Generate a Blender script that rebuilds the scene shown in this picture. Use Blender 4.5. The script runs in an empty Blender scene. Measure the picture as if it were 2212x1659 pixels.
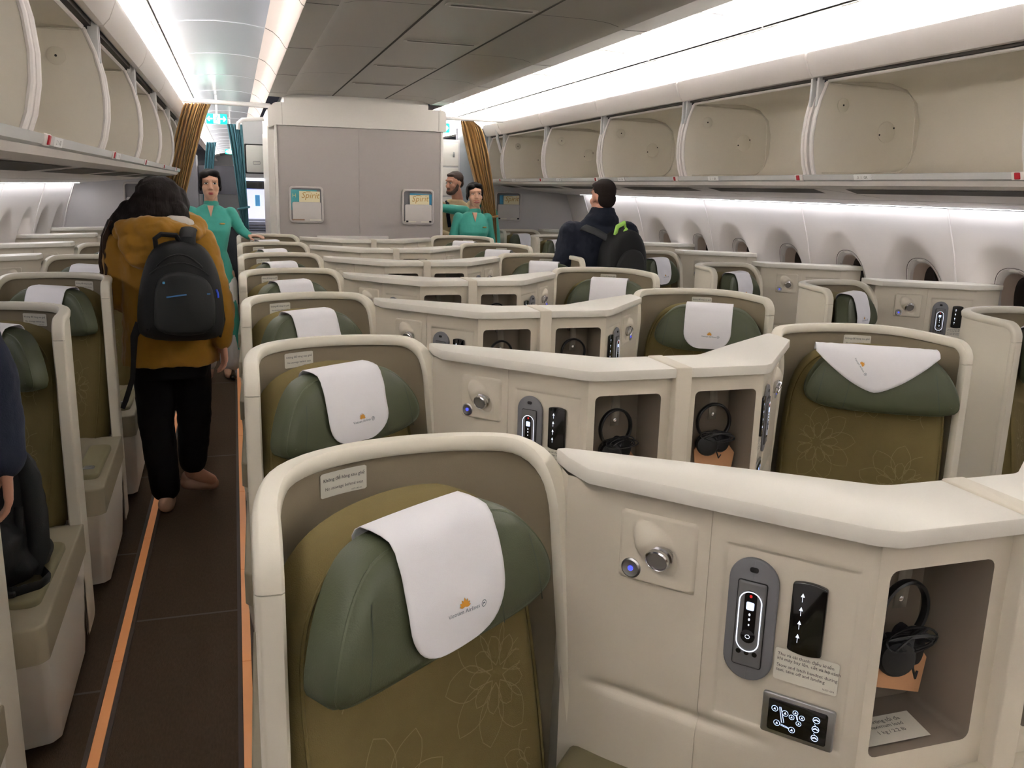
import bpy, bmesh, math, random
import numpy as np
from mathutils import Vector, Matrix
random.seed(7)
S = bpy.context.scene
COL = S.collection
# ------------------------------------------------------------------ camera
CAMZ = 1.61
def cam_axes(yaw, pitch, roll):
    f = np.array([math.sin(yaw)*math.cos(pitch), math.cos(yaw)*math.cos(pitch), -math.sin(pitch)])
    r0 = np.array([math.cos(yaw), -math.sin(yaw), 0.0]); u0 = np.cross(r0, f)
    return r0*math.cos(roll)+u0*math.sin(roll), -r0*math.sin(roll)+u0*math.cos(roll), f
cd = bpy.data.cameras.new('camera'); cam = bpy.data.objects.new('camera', cd); COL.objects.link(cam)
cr, cu, cf = cam_axes(math.radians(17.691), math.radians(12.641), math.radians(1.459))
M = Matrix(((cr[0], cu[0], -cf[0], 0), (cr[1], cu[1], -cf[1], 0), (cr[2], cu[2], -cf[2], CAMZ), (0, 0, 0, 1)))
cam.matrix_world = M
cd.sensor_fit = 'HORIZONTAL'; cd.sensor_width = 36.0; cd.lens = 1872.4/2212*36.0; cd.clip_start = 0.05
S.camera = cam
# ------------------------------------------------------------------ world, exposure
w = bpy.data.worlds.new('night'); S.world = w; w.use_nodes = True
w.node_tree.nodes['Background'].inputs[0].default_value = (0.010, 0.010, 0.012, 1)
w.node_tree.nodes['Background'].inputs[1].default_value = 1.0
S.view_settings.view_transform = 'Standard'; S.view_settings.look = 'None'
S.view_settings.gamma = 1.0; S.view_settings.use_curve_mapping = False
S.view_settings.exposure = 1.55
COVE = 22.0      # radiance of the LED tubes above the lockers
WASH = 8.0       # radiance of the LED tubes that wash the side walls
# ------------------------------------------------------------------ materials
def lin(c):
    c = c/255.0
    return c/12.92 if c <= 0.04045 else ((c+0.055)/1.055)**2.4
def L3(rgb): return (lin(rgb[0]), lin(rgb[1]), lin(rgb[2]), 1.0)
MATS = {}
def mat(name, rgb, rough=0.5, metal=0.0, spec=0.5, bump=0.0, bscale=200.0, var=0.0, vscale=8.0, emit=None, estr=0.0, sheen=0.0, coat=0.0, stretch=None):
    if name in MATS: return MATS[name]
    m = bpy.data.materials.new(name); m.use_nodes = True
    nt = m.node_tree; b = nt.nodes['Principled BSDF']
    b.inputs['Base Color'].default_value = L3(rgb); b.inputs['Roughness'].default_value = rough
    b.inputs['Metallic'].default_value = metal; b.inputs['Specular IOR Level'].default_value = spec
    b.inputs['Sheen Weight'].default_value = sheen; b.inputs['Coat Weight'].default_value = coat
    if emit is not None:
        b.inputs['Emission Color'].default_value = L3(emit); b.inputs['Emission Strength'].default_value = estr
    tc = None
    if bump > 0 or var > 0:
        tc = nt.nodes.new('ShaderNodeTexCoord'); src = tc.outputs['Object']
        if stretch:
            mp = nt.nodes.new('ShaderNodeMapping'); mp.inputs['Scale'].default_value = stretch
            nt.links.new(src, mp.inputs['Vector']); src = mp.outputs['Vector']
    if bump > 0:
        n = nt.nodes.new('ShaderNodeTexNoise'); n.inputs['Scale'].default_value = bscale; n.inputs['Detail'].default_value = 3
        bp = nt.nodes.new('ShaderNodeBump'); bp.inputs['Strength'].default_value = bump; bp.inputs['Distance'].default_value = 0.002
        nt.links.new(src, n.inputs['Vector']); nt.links.new(n.outputs['Fac'], bp.inputs['Height']); nt.links.new(bp.outputs['Normal'], b.inputs['Normal'])
    if var > 0:
        n2 = nt.nodes.new('ShaderNodeTexNoise'); n2.inputs['Scale'].default_value = vscale; n2.inputs['Detail'].default_value = 4
        mx = nt.nodes.new('ShaderNodeMix'); mx.data_type = 'RGBA'
        c = L3(rgb); mx.inputs['A'].default_value = tuple(x*(1-var) for x in c[:3])+(1,); mx.inputs['B'].default_value = tuple(min(1, x*(1+var)) for x in c[:3])+(1,)
        nt.links.new(src, n2.inputs['Vector']); nt.links.new(n2.outputs['Fac'], mx.inputs['Factor']); nt.links.new(mx.outputs['Result'], b.inputs['Base Color'])
    MATS[name] = m
    return m
CREAM = mat('cream_plastic', (226, 219, 203), 0.42, bump=0.05, bscale=700)
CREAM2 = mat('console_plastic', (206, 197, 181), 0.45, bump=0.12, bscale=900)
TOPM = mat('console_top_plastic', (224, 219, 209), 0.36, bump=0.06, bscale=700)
WHITEP = mat('white_panel', (225, 221, 216), 0.45, bump=0.03, bscale=500)
BINW = mat('locker_white', (236, 230, 226), 0.4)
BINI = mat('locker_lining', (224, 217, 203), 0.6, bump=0.1, bscale=600, var=0.03, vscale=3)
LINING = mat('taupe_seat_lining', (140, 128, 106), 0.65, bump=0.2, bscale=600)
OLIVE = mat('olive_seat_fabric', (117, 104, 66), 0.85, bump=0.5, bscale=520, var=0.07, vscale=25, spec=0.2)
STITCH = mat('pale_olive_thread', (136, 122, 80), 0.7)
GREEN = mat('green_leather', (74, 79, 58), 0.45, bump=0.22, bscale=420, spec=0.35)
GREEN2 = mat('green_leather_seam', (58, 66, 52), 0.5)
LINEN = mat('white_linen', (246, 244, 248), 0.9, bump=0.3, bscale=800, spec=0.1)
GOLD = mat('gold_print', (214, 150, 50), 0.6)
TEALINK = mat('slate_ink', (84, 104, 118), 0.6)
INK = mat('dark_ink', (58, 54, 50), 0.6)
STICK = mat('sticker_paper', (226, 221, 208), 0.5)
TAUPE = mat('niche_lining', (128, 116, 103), 0.6)
CHROME = mat('chrome', (215, 215, 218), 0.18, metal=1.0)
STEEL = mat('satin_steel', (170, 170, 172), 0.38, metal=1.0)
LENS = mat('dark_lens', (120, 116, 112), 0.25)
GREYP = mat('grey_holder_plastic', (112, 112, 116), 0.5)
GREYP2 = mat('grey_handset_plastic', (104, 103, 104), 0.45)
BLACKG = mat('black_gloss', (8, 8, 10), 0.12, coat=0.5)
BLACKP = mat('black_plastic', (16, 16, 17), 0.45)
GLOWW = mat('white_glow', (230, 235, 245), 0.5, emit=(225, 232, 250), estr=0.5)
GLOWB = mat('blue_glow', (150, 170, 230), 0.5, emit=(190, 208, 255), estr=0.55)
GLOWBB = mat('blue_button_glow', (60, 70, 200), 0.5, emit=(70, 80, 255), estr=0.55)
REDG = mat('red_mark', (170, 30, 30), 0.5, emit=(200, 30, 30), estr=0.3)
PADM = mat('khaki_armrest_pad', (128, 120, 90), 0.6, bump=0.15, bscale=300)
BAND = mat('khaki_band', (152, 142, 120), 0.5)
BASEW = mat('base_plastic', (242, 237, 227), 0.5, bump=0.05, bscale=400)
DARKG = mat('dark_screw', (34, 31, 28), 0.8)  # near-black of the screws on the locker cap discs
DGREY = mat('grille_grey', (92, 87, 82), 0.7)
LIPM = mat('silver_lip', (203, 203, 202), 0.32)
REDP = mat('red_latch', (178, 24, 40), 0.35)
KRAFT = mat('kraft_card', (201, 150, 108), 0.8)
# ------------------------------------------------------------------ mesh helpers
V = lambda *a: np.array(a, dtype=float)
def unit(a): a = np.asarray(a, float); return a/np.linalg.norm(a)
class Fr:                                   # local frame: origin, two in-plane axes, normal
    def __init__(s, o, a, b, d): s.o, s.a, s.b, s.d = map(lambda q: np.asarray(q, float), (o, a, b, d))
    def p(s, x, y, z=0.0): return s.o+s.a*x+s.b*y+s.d*z
    def at(s, x, y, z=0.0): return Fr(s.p(x, y, z), s.a, s.b, s.d)
W0 = Fr((0, 0, 0), (1, 0, 0), (0, 1, 0), (0, 0, 1))
def offset_poly(P, q):                      # inset (q>0) a ccw polygon along its vertex normals
    P = np.asarray(P, float); n = len(P); out = []
    for i in range(n):
        e1 = P[i]-P[i-1]; e2 = P[(i+1) % n]-P[i]
        n1 = unit([-e1[1], e1[0]]) if np.linalg.norm(e1) > 1e-9 else V(0, 0); n2 = unit([-e2[1], e2[0]]) if np.linalg.norm(e2) > 1e-9 else V(0, 0)
        bis = n1+n2; l = np.linalg.norm(bis)
        if l < 1e-6: out.append(P[i]+n1*q); continue
        bis /= l; k = max(0.35, bis@n1); out.append(P[i]+bis*q/k)
    return np.array(out)
def ccw(P):
    P = np.asarray(P, float); x, y = P[:, 0], P[:, 1]
    return P if (x*np.roll(y, -1)-y*np.roll(x, -1)).sum() > 0 else P[::-1]
def rrect(w, h, r, n=5, cx=0, cy=0):
    r = min(r, w/2-1e-5, h/2-1e-5); out = []
    for sx, sy, a0 in ((1, 1, 0), (-1, 1, 90), (-1, -1, 180), (1, -1, 270)):
        for k in range(n+1):
            a = math.radians(a0+90*k/n); out.append((cx+sx*(w/2-r)+r*math.cos(a), cy+sy*(h/2-r)+r*math.sin(a)))
    return np.array(out)
def ellipse(rx, ry, n=24, cx=0, cy=0): return np.array([(cx+rx*math.cos(2*math.pi*k/n), cy+ry*math.sin(2*math.pi*k/n)) for k in range(n)])
def chaikin(P, it=2, closed=True):
    P = np.asarray(P, float)
    for _ in range(it):
        Q = []
        n = len(P)
        for i in range(n if closed else n-1):
            a, b = P[i], P[(i+1) % n]; Q += [a*.75+b*.25, a*.25+b*.75]
        if not closed: Q = [P[0]]+Q+[P[-1]]
        P = np.array(Q)
    return P
def round_corners(P, rs, n=5):              # fillet the corners of a polygon
    P = np.asarray(P, float); N = len(P); out = []
    for i in range(N):
        r = rs[i] if hasattr(rs, '__len__') else rs
        a = unit(P[i-1]-P[i]); b = unit(P[(i+1) % N]-P[i]); c = float(np.clip(a@b, -1, 1)); th = math.acos(c)
        if r <= 0 or th > 3.1: out.append(P[i]); continue
        t = min(r/math.tan(th/2), .49*np.linalg.norm(P[i-1]-P[i]), .49*np.linalg.norm(P[(i+1) % N]-P[i]))
        p0, p1 = P[i]+a*t, P[i]+b*t
        for k in range(n+1):
            s = k/n; out.append((1-s)**2*p0+2*s*(1-s)*P[i]+s*s*p1)
    return np.array(out)
class MB:
    def __init__(s): s.v = []; s.f = []; s.mi = []
    def add(s, verts, faces, mi=0):
        o = len(s.v); s.v += [tuple(map(float, q)) for q in verts]
        for f in faces: s.f.append([o+i for i in f]); s.mi.append(mi)
        return s
    def rings(s, R, mi=0, cap0=True, cap1=True, closed=True):
        n = len(R[0]); vv = [q for r in R for q in r]; ff = []
        for k in range(len(R)-1):
            for i in range(n if closed else n-1):
                j = (i+1) % n; ff.append([k*n+i, k*n+j, (k+1)*n+j, (k+1)*n+i])
        if cap0: ff.append(list(range(n))[::-1])
        if cap1: ff.append([(len(R)-1)*n+i for i in range(n)])
        return s.add(vv, ff, mi)
    def prism(s, fr, P, d0, d1, bev=0.0, seg=3, mi=0, bev0=0.0):
        P = ccw(P); R = []
        if bev0 > 0:
            for k in range(seg+1):
                a = math.pi/2*k/seg; R.append([fr.p(x, y, d0+bev0*(1-math.cos(a))) for x, y in offset_poly(P, bev0*(1-math.sin(a)))])
        else: R.append([fr.p(x, y, d0) for x, y in P])
        if bev > 0:
            for k in range(seg+1):
                a = math.pi/2*k/seg; R.append([fr.p(x, y, d1-bev+bev*math.sin(a)) for x, y in offset_poly(P, bev*(1-math.cos(a)))])
        else: R.append([fr.p(x, y, d1) for x, y in P])
        return s.rings(R, mi)
    def taper(s, fr, P0, P1, d0, d1, mi=0): return s.rings([[fr.p(x, y, d0) for x, y in P0], [fr.p(x, y, d1) for x, y in P1]], mi)
    def box(s, a, b, bev=0.0, mi=0, fr=W0):
        a, b = np.minimum(a, b), np.maximum(a, b)
        if bev <= 0: return s.prism(fr, [(a[0], a[1]), (b[0], a[1]), (b[0], b[1]), (a[0], b[1])], a[2], b[2], 0, mi=mi)
        P = rrect(b[0]-a[0], b[1]-a[1], bev, 3, (a[0]+b[0])/2, (a[1]+b[1])/2)
        return s.prism(fr, P, a[2], b[2], bev, 3, mi, bev0=bev)
    def tube(s, path, r, n=10, mi=0, closed=False, flat=1.0, up=None):
        P = [np.asarray(q, float) for q in path]; N = len(P); R = []; prev = None
        for i in range(N):
            t = unit((P[(i+1) % N]-P[i-1]) if closed or 0 < i < N-1 else (P[1]-P[0] if i == 0 else P[-1]-P[-2]))
            ref = prev if prev is not None else (np.asarray(up, float) if up is not None else (V(0, 0, 1) if abs(t[2]) < .9 else V(1, 0, 0)))
            b = unit(ref-t*(ref@t)); c = np.cross(t, b); prev = b
            rr = r[i] if hasattr(r, '__len__') else r
            R.append([P[i]+b*rr*math.cos(2*math.pi*k/n)+c*rr*flat*math.sin(2*math.pi*k/n) for k in range(n)])
        if closed: R.append(R[0]); return s.rings(R, mi, False, False)
        return s.rings(R, mi)
    def grid(s, fn, us, vs, mi=0):
        nu, nv = len(us), len(vs); vv = [fn(a, b) for a in us for b in vs]
        return s.add(vv, [[i*nv+j, (i+1)*nv+j, (i+1)*nv+j+1, i*nv+j+1] for i in range(nu-1) for j in range(nv-1)], mi)
    def lathe(s, fr, prof, n=24, mi=0):     # profile of (radius, height) round fr.d
        return s.rings([[fr.p(r*math.cos(2*math.pi*k/n), r*math.sin(2*math.pi*k/n), h) for k in range(n)] for r, h in prof], mi)
    def ell(s, c, r, n=16, mi=0, rot=None):
        c = np.asarray(c, float); r = np.asarray(r, float); R = []
        m = max(6, n//2)
        for k in range(1, m):
            th = math.pi*k/m; R.append([V(r[0]*math.sin(th)*math.cos(2*math.pi*i/n), r[1]*math.sin(th)*math.sin(2*math.pi*i/n), r[2]*math.cos(th)) for i in range(n)])
        if rot is not None: R = [[rot@q for q in rr] for rr in R]
        return s.rings([[c+q for q in rr] for rr in R], mi)
    def cap(s, p0, r0, p1, r1, n=14, mi=0):  # tapered capsule
        p0 = np.asarray(p0, float); p1 = np.asarray(p1, float); t = unit(p1-p0); ref = V(0, 0, 1) if abs(t[2]) < .9 else V(1, 0, 0)
        b = unit(ref-t*(ref@t)); c = np.cross(t, b); R = []
        for q, r, sg in ((p0, r0, -1), (p1, r1, 1)):
            for k in (range(1, 5) if sg < 0 else range(4, 0, -1)):
                a = math.pi/2*k/4
                R.append([q+t*sg*r*math.cos(a)+(b*math.cos(2*math.pi*i/n)+c*math.sin(2*math.pi*i/n))*r*math.sin(a) for i in range(n)])
        return s.rings(R, mi)
    def stroke(s, fr, pts, wd, d=0.0, mi=0, closed=False, fn=None):   # flat ribbon drawn on a surface
        P = np.asarray(pts, float); N = len(P); L = []; Rr = []
        for i in range(N):
            t = (P[(i+1) % N]-P[i-1]) if closed or 0 < i < N-1 else (P[1]-P[0] if i == 0 else P[-1]-P[-2])
            l = np.linalg.norm(t); t = t/l if l > 1e-9 else V(1, 0); n = V(-t[1], t[0])*wd/2
            L.append(P[i]+n); Rr.append(P[i]-n)
        g = fn if fn else (lambda x, y: fr.p(x, y, d))
        vv = [g(*q) for q in L]+[g(*q) for q in Rr]
        return s.add(vv, [[i, (i+1) % N, N+(i+1) % N, N+i] for i in range(N if closed else N-1)], mi)
    def puff(s, fr, P, depth, front, er=0.02, mi=0, scales=(.86, .66, .42, .2), back=None):
        """a padded shape: outline P, thickness depth, front(x,y) gives the depth of its front"""
        P = ccw(P); c = P.mean(0); R = []; bk = back if back else (lambda x, y: front(x, y)-depth)
        R.append([fr.p(x, y, bk(x, y)) for x, y in offset_poly(P, er*.4)])
        R.append([fr.p(x, y, bk(x, y)+er*.4) for x, y in P])
        for k in range(6):
            a = math.pi/2*k/5; R.append([fr.p(x, y, front(x, y)-er+er*math.sin(a)) for x, y in offset_poly(P, er*(1-math.cos(a)))])
        Q = offset_poly(P, er)
        for sc in scales: R.append([fr.p(x, y, front(x, y)) for x, y in c+(Q-c)*sc])
        return s.rings(R, mi)
    def shift(s, d): s.v = [(q[0]+d[0], q[1]+d[1], q[2]+d[2]) for q in s.v]; return s
    def build(s, name, mats, parent=None, org=(0, 0, 0), angle=40, fix=True, flat=False):
        me = bpy.data.meshes.new(name); o = np.asarray(org, float)
        me.from_pydata([tuple(np.asarray(q)-o) for q in s.v], [], s.f)
        mats = mats if isinstance(mats, (list, tuple)) else [mats]
        for m in mats: me.materials.append(m)
        me.polygons.foreach_set('material_index', s.mi)
        if fix:
            b = bmesh.new(); b.from_mesh(me); bmesh.ops.recalc_face_normals(b, faces=b.faces); b.to_mesh(me); b.free()
        if not flat:
            me.polygons.foreach_set('use_smooth', [True]*len(me.polygons)); me.set_sharp_from_angle(angle=math.radians(angle))
        me.update()
        ob = bpy.data.objects.new(name, me); COL.objects.link(ob)
        if parent is not None: ob.parent = parent
        return ob
def tag(o, label=None, cat=None, group=None, kind=None):
    if label: o['label'] = label
    if cat: o['category'] = cat
    if group: o['group'] = group
    if kind: o['kind'] = kind
    return o
def thing(name, loc, label, cat, group=None):
    o = bpy.data.objects.new(name, None); COL.objects.link(o); o.location = loc; o.empty_display_size = 0.1
    return tag(o, label, cat, group)
def struct(mb, name, mats, **k): return tag(mb.build(name, mats, **k), kind='structure')
def copy_tree(o, parent=None):
    c = o.copy(); COL.objects.link(c)
    if parent is not None: c.parent = parent
    for ch in [q for q in bpy.data.objects if q.parent == o]: copy_tree(ch, c)
    return c
def place_copy(proto, loc, label, group=None):
    c = copy_tree(proto); c.location = loc; c['label'] = label
    if group: c['group'] = group
    return c
TXT = {}
def text2d(body, size, align='CENTER', spacing=1.0, shear=0.0):
    key = (body, size, align, shear)
    if key in TXT: return TXT[key]
    cu_ = bpy.data.curves.new('t', 'FONT'); cu_.body = body; cu_.size = size; cu_.align_x = align; cu_.resolution_u = 2; cu_.shear = shear; cu_.space_line = spacing
    ob = bpy.data.objects.new('t', cu_); COL.objects.link(ob)
    dg = bpy.context.evaluated_depsgraph_get(); me = bpy.data.meshes.new_from_object(ob.evaluated_get(dg))
    vv = [(q.co.x, q.co.y) for q in me.vertices]; ff = [list(p.vertices) for p in me.polygons]
    bpy.data.objects.remove(ob); bpy.data.meshes.remove(me); bpy.data.curves.remove(cu_)
    TXT[key] = (vv, ff); return TXT[key]
def put_text(mb, fr, body, size, x, y, d, mi=0, align='CENTER', fn=None, shear=0.0, ang=0.0):
    vv, ff = text2d(body, size, align, shear=shear); ca, sa = math.cos(ang), math.sin(ang)
    g = fn if fn else (lambda a, b: fr.p(a, b, d))
    mb.add([g(x+a*ca-b*sa, y+a*sa+b*ca) for a, b in vv], ff, mi)
def sstep(a, b, x): t = min(1, max(0, (x-a)/(b-a))); return t*t*(3-2*t)
ORD = ['nearest the camera', 'second from the camera', 'third from the camera', 'fourth from the camera', 'fifth from the camera', 'sixth from the camera', 'farthest from the camera']
# ------------------------------------------------------------------ setting
CABW = 2.19                                  # mirror constant: left x = CABW - right x
def sx(side, x): return x if side > 0 else CABW-x
CARPET = mat('brown_carpet', (90, 75, 61), 0.95, bump=0.9, bscale=420, var=0.28, vscale=160, spec=0.1, stretch=(1.0, 0.25, 1.0))
SEAM = mat('carpet_seam', (104, 92, 82), 0.8)
mb = MB(); mb.add([(-1.5, -5, 0), (3.7, -5, 0), (3.7, 30, 0), (-1.5, 30, 0)], [[0, 1, 2, 3]])
for y in (1.18, 3.23, 5.28, 7.33, 9.3):
    mb.add([(-.415, y, .002), (-.045, y, .002), (-.045, y+.012, .002), (-.415, y+.012, .002)], [[0, 1, 2, 3]], 1)
for y in (1.66, 2.77, 3.885, 4.965, 6.05, 7.13):
    mb.add([(-.62, y, .002), (-.455, y, .002), (-.455, y+.012, .002), (-.62, y+.012, .002)], [[0, 1, 2, 3]], 1)
struct(mb, 'floor', [CARPET, SEAM], fix=False)
STRIPM = [mat('orange_path_light', (250, 178, 118), 0.35, spec=0.6, emit=(240, 150, 90), estr=.05, var=.05, vscale=4), mat('strip_rail', (92, 78, 70), 0.6)]
for nm, x, lab in (('floor_path_strip', -.447, 'orange floor path strip on the left side of the brown aisle carpet'), ('floor_path_strip', -.026, 'orange floor path strip beside the centre seat bases')):
    t = thing(nm, (x, 1.0, 0), lab, 'floor strip')
    rl = MB()
    for s_ in (-1, 1): rl.box((x+s_*.017, 1.0, 0), (x+s_*.030, 9.2, .006))
    rl.build('rail', STRIPM[1], t, org=(x, 1, 0))
    ys = [1.0, 1.72, 2.95, 4.05, 5.1, 6.2, 7.3, 9.2] if x < -.2 else [1.0, 2.0, 2.84, 3.6, 4.6, 5.7, 6.8, 8.0, 9.2]
    for y0, y1 in zip(ys[:-1], ys[1:]):
        MB().box((x-.015, y0+.002, 0), (x+.015, y1-.002, .005)).build('segment', STRIPM[0], t, org=(x, 1, 0))
# side walls with scooped window reveals
WALLM = mat('wall_panel', (238, 232, 230), 0.5, bump=0.03, bscale=400)
WZ = [0.0, .45, .75, .95, 1.178, 1.35, 1.568]; WX = [3.52, 3.69, 3.735, 3.735, 3.685, 3.640, 3.565]
def wx(z): return float(np.interp(z, WZ, WX))
WINY = [3.424+.635*k for k in range(-4, 9)]
WCZ, WSY, WSZ = 1.055, .128, .215
def scoop(y, z):
    d = 0
    for c in WINY:
        if abs(y-c) < .3:
            r = math.hypot((y-c)/.262, (z-1.02)/.385); d = max(d, .085*sstep(1.0, .55, r))
    return d
ys = np.concatenate([[-5, -3, -1], np.arange(0.4, 9.36, .0212)]); zs = np.concatenate([[0, .3, .5, .6], np.arange(.66, 1.569, .0215), [1.568]])
for side, nm in ((1, 'wall_right'), (-1, 'wall_left')):
    mb = MB(); nv = len(zs)
    vv = [(sx(side, wx(z)+scoop(y, z)), y, z) for y in ys for z in zs]; ff = []
    for i in range(len(ys)-1):
        for j in range(nv-1):
            yc, zc = (ys[i]+ys[i+1])/2, (zs[j]+zs[j+1])/2
            if any((abs(yc-c)/WSY)**2.6+(abs(zc-WCZ)/WSZ)**2.6 < 1.0 for c in WINY): continue
            ff.append([i*nv+j, (i+1)*nv+j, (i+1)*nv+j+1, i*nv+j+1])
    mb.add(vv, ff)
    for k in range(-2, 5):                   # raised panel joints
        y = 3.74+1.27*k
        mb.tube([(sx(side, wx(z)-.001), y, z) for z in np.linspace(.1, 1.567, 24)], .006, 6)
    struct(mb, nm, WALLM, fix=False, angle=60)
WREV = mat('window_reveal', (196, 178, 166), 0.5); PANE = mat('night_pane', (26, 20, 22), 0.12); WFR = mat('window_bezel', (205, 200, 198), 0.4); WLINE = mat('window_gap', (70, 62, 60), 0.6)
wn = 0
for side in (1, -1):
    for c in WINY:
        wn += 1; N = 40
        x0 = wx(WCZ)+.07
        def loop(k, dx, g=0.0):
            out = []
            for i in range(N):
                a = 2*math.pi*i/N; e = 2/2.6
                yy = c+(WSY*k+g)*math.copysign(abs(math.cos(a))**e, math.cos(a)); zz = WCZ+(WSZ*k+g)*math.copysign(abs(math.sin(a))**e, math.sin(a))
                out.append(V(sx(side, wx(zz)+scoop(yy, zz)+dx), yy, zz))
            return out
        f = MB(); f.rings([loop(1.0, .004, .014), loop(1.0, -.006, .008), loop(1.0, -.006, -.006), loop(1.0, .012, -.012)], 0, False, False)
        f.rings([loop(1.0, .003, .017), loop(1.0, -.002, .0165), loop(1.0, -.002, .014)], 1, False, False)
        fo = struct(f, 'window_%d' % wn, [WFR, WLINE])
        MB().rings([loop(1.0, .010, -.012), loop(.96, .045, -.012), loop(.92, .085, -.012)], 0, False, False).build('reveal', WREV, fo)
        MB().add(loop(.93, .083, -.012), [list(range(N))]).build('pane', PANE, fo, flat=True)
        zt = WCZ+WSZ+.006
        MB().ell((sx(side, wx(zt)+scoop(c, zt)-.002), c, zt-.004), (.010, .035, .008), 14).build('shade_handle', WHITEP, fo)
# ceiling: centre tray, aisle vaults, coves
CEIL = mat('ceiling_panel', (166, 161, 153), 0.34, spec=0.5, bump=0.02, bscale=60); CSEAM = mat('ceiling_seam', (58, 54, 50), 0.7); CPINK = mat('ceiling_curve_panel', (196, 184, 180), 0.5)
AISC = mat('aisle_ceiling_panel', (174, 178, 186), 0.2, spec=0.6); COVEP = mat('cove_panel', (240, 238, 235), 0.5)
def sweep_y(mb, sec, y0, y1, mi=0, n=1):
    ysl = np.linspace(y0, y1, n+1); return mb.grid(lambda a, b: V(b[0], a, b[1]), list(ysl), sec, mi)
sec = [(.315, 2.345), (.45, 2.342), (.46, 2.350), (.50, 2.364), (.60, 2.374), (.862, 2.376), (1.328, 2.376), (1.59, 2.374), (1.69, 2.364), (1.73, 2.350), (1.74, 2.342), (1.875, 2.345)]
mb = MB(); sweep_y(mb, sec, -5, 8.12)
for s_ in (1, -1):
    cur = [(1.875, 2.345), (1.885, 2.352), (1.915, 2.40), (1.95, 2.43), (1.99, 2.448)]
    sweep_y(mb, [(sx(s_, a), b) for a, b in cur], -5, 30, 2)
    for k in range(-2, 20): mb.tube([(sx(s_, a-.002), 2.74+1.27*k, b-.001) for a, b in cur], .003, 5, 1)
for x in (.862, 1.328): mb.box((x-.006, -5, 2.3745), (x+.006, 8.11, 2.378), mi=1)
for k in range(-2, 5):
    y = 2.64+1.275*k
    for a, b in ((.47, .862), (1.328, 1.72)): mb.grid(lambda p, q: V(p, q, float(np.interp(p, [c[0] for c in sec], [c[1] for c in sec]))-.0012), list(np.linspace(a, b, 9)), [y, y+.006], 1)
    for xx in (.315, 1.74): mb.box((xx, y, 2.3405), (xx+.135, y+.006, 2.3415), mi=1)
struct(mb, 'ceiling', [CEIL, CSEAM, CPINK], fix=False, angle=30)
mb = MB(); mb.box((-1.5, -5.1, 0), (3.7, -5, 2.6)); struct(mb, 'wall_front', WHITEP if False else WALLM)
# air slots between the two ceiling grooves
SLOT = mat('slot_grey', (120, 114, 108), 0.6)
for i, y in enumerate((1.85, 2.85, 3.87, 4.87, 5.92, 7.0)):
    t = thing('air_vent', (1.095, y, 2.376), 'long air slot between the ceiling grooves, %s' % ['directly overhead', 'second one back', 'third one back', 'fourth one back', 'second from the rear wall', 'closest to the rear wall'][i], 'air vent', 'ceiling air slots')
    o = (1.095, y, 2.376)
    MB().prism(Fr((1.10, y, 2.3755), (-1, 0, 0), (0, 1, 0), (0, 0, -1)), rrect(.41, .075, .02), 0, .004, .003).build('surround', CEIL, t, org=o)
    MB().prism(Fr((1.10, y-.006, 2.3725), (-1, 0, 0), (0, 1, 0), (0, 0, -1)), rrect(.37, .022, .010), 0, .002).build('slot', DGREY, t, org=o)
    MB().box((.915, y+.026, 2.371), (1.285, y+.031, 2.3745)).build('lip', WHITEP, t, org=o)
for s_, nm in ((1, 'ceiling_right'), (-1, 'ceiling_left')):
    mb = MB(); asec = [(1.99, 2.448), (2.10, 2.462), (2.25, 2.467), (2.40, 2.456), (2.54, 2.430)]
    sweep_y(mb, [(sx(s_, a), b) for a, b in asec], -5, 30)
    for k in range(-2, 20): mb.tube([(sx(s_, a), 2.74+1.27*k, b-.001) for a, b in asec], .004, 5, 0 if s_ < 0 else 3)
    mb.box((sx(s_, 2.54), -5, 2.424), (sx(s_, 2.553), 30, 2.434), mi=1)
    csec = [(2.553, 2.430), (2.62, 2.424), (2.68, 2.405), (2.72, 2.370), (2.745, 2.32), (2.75, 2.262), (2.64, 2.262)]
    sweep_y(mb, [(sx(s_, a), b) for a, b in csec], -5, 30, 2)
    for k in range(-2, 6):                   # air grilles in the cove panel
        fr = Fr((sx(s_, 2.595), 2.42+1.27*k+.64, 2.4255), (s_*1.0, 0, -.09), (0, 1, 0), (-.09*s_, 0, -1))
        mb.prism(fr, rrect(.05, .80, .008, 3), 0, .004, .002, mi=2)
        for q in range(26): mb.prism(fr, rrect(.040, .012, .002, 1, 0, -.37+.03*q), .004, .005, mi=4)
    struct(mb, nm, [AISC, CSEAM, COVEP, WHITEP, mat('grille_light', (196, 192, 188), .6)], fix=False, angle=30)
LEDC = mat('cove_led', (255, 255, 255), 0.5, emit=(255, 250, 244), estr=COVE)
LEDW = mat('wash_led', (255, 255, 255), 0.5, emit=(250, 250, 255), estr=WASH)
def run(s_): return 'right' if s_ > 0 else 'left'
for s_ in (1, -1):
    for k in range(-5, 21):
        y0 = 2.46+1.27*(k-1)
        t = MB().box((sx(s_, 2.655), y0, 2.268), (sx(s_, 2.705), y0+1.25, 2.276)).build('cove_light', LEDC)
        tag(t, 'white LED tube in the %s ceiling cove, above locker bay %d counted from the front' % (run(s_), k+6), 'light', 'LED tubes above the %s lockers' % run(s_))
    for k in range(-1, 6):
        y0 = 2.46+1.27*(k-1)
        t = MB().box((sx(s_, 3.512), y0, 1.572), (sx(s_, 3.532), y0+1.25, 1.578)).build('wall_wash_light', LEDW)
        tag(t, 'LED tube washing the top of the %s side wall, bay %d counted from the front' % (run(s_), k+2), 'light', 'LED tubes at the top of the %s wall' % run(s_))
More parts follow.
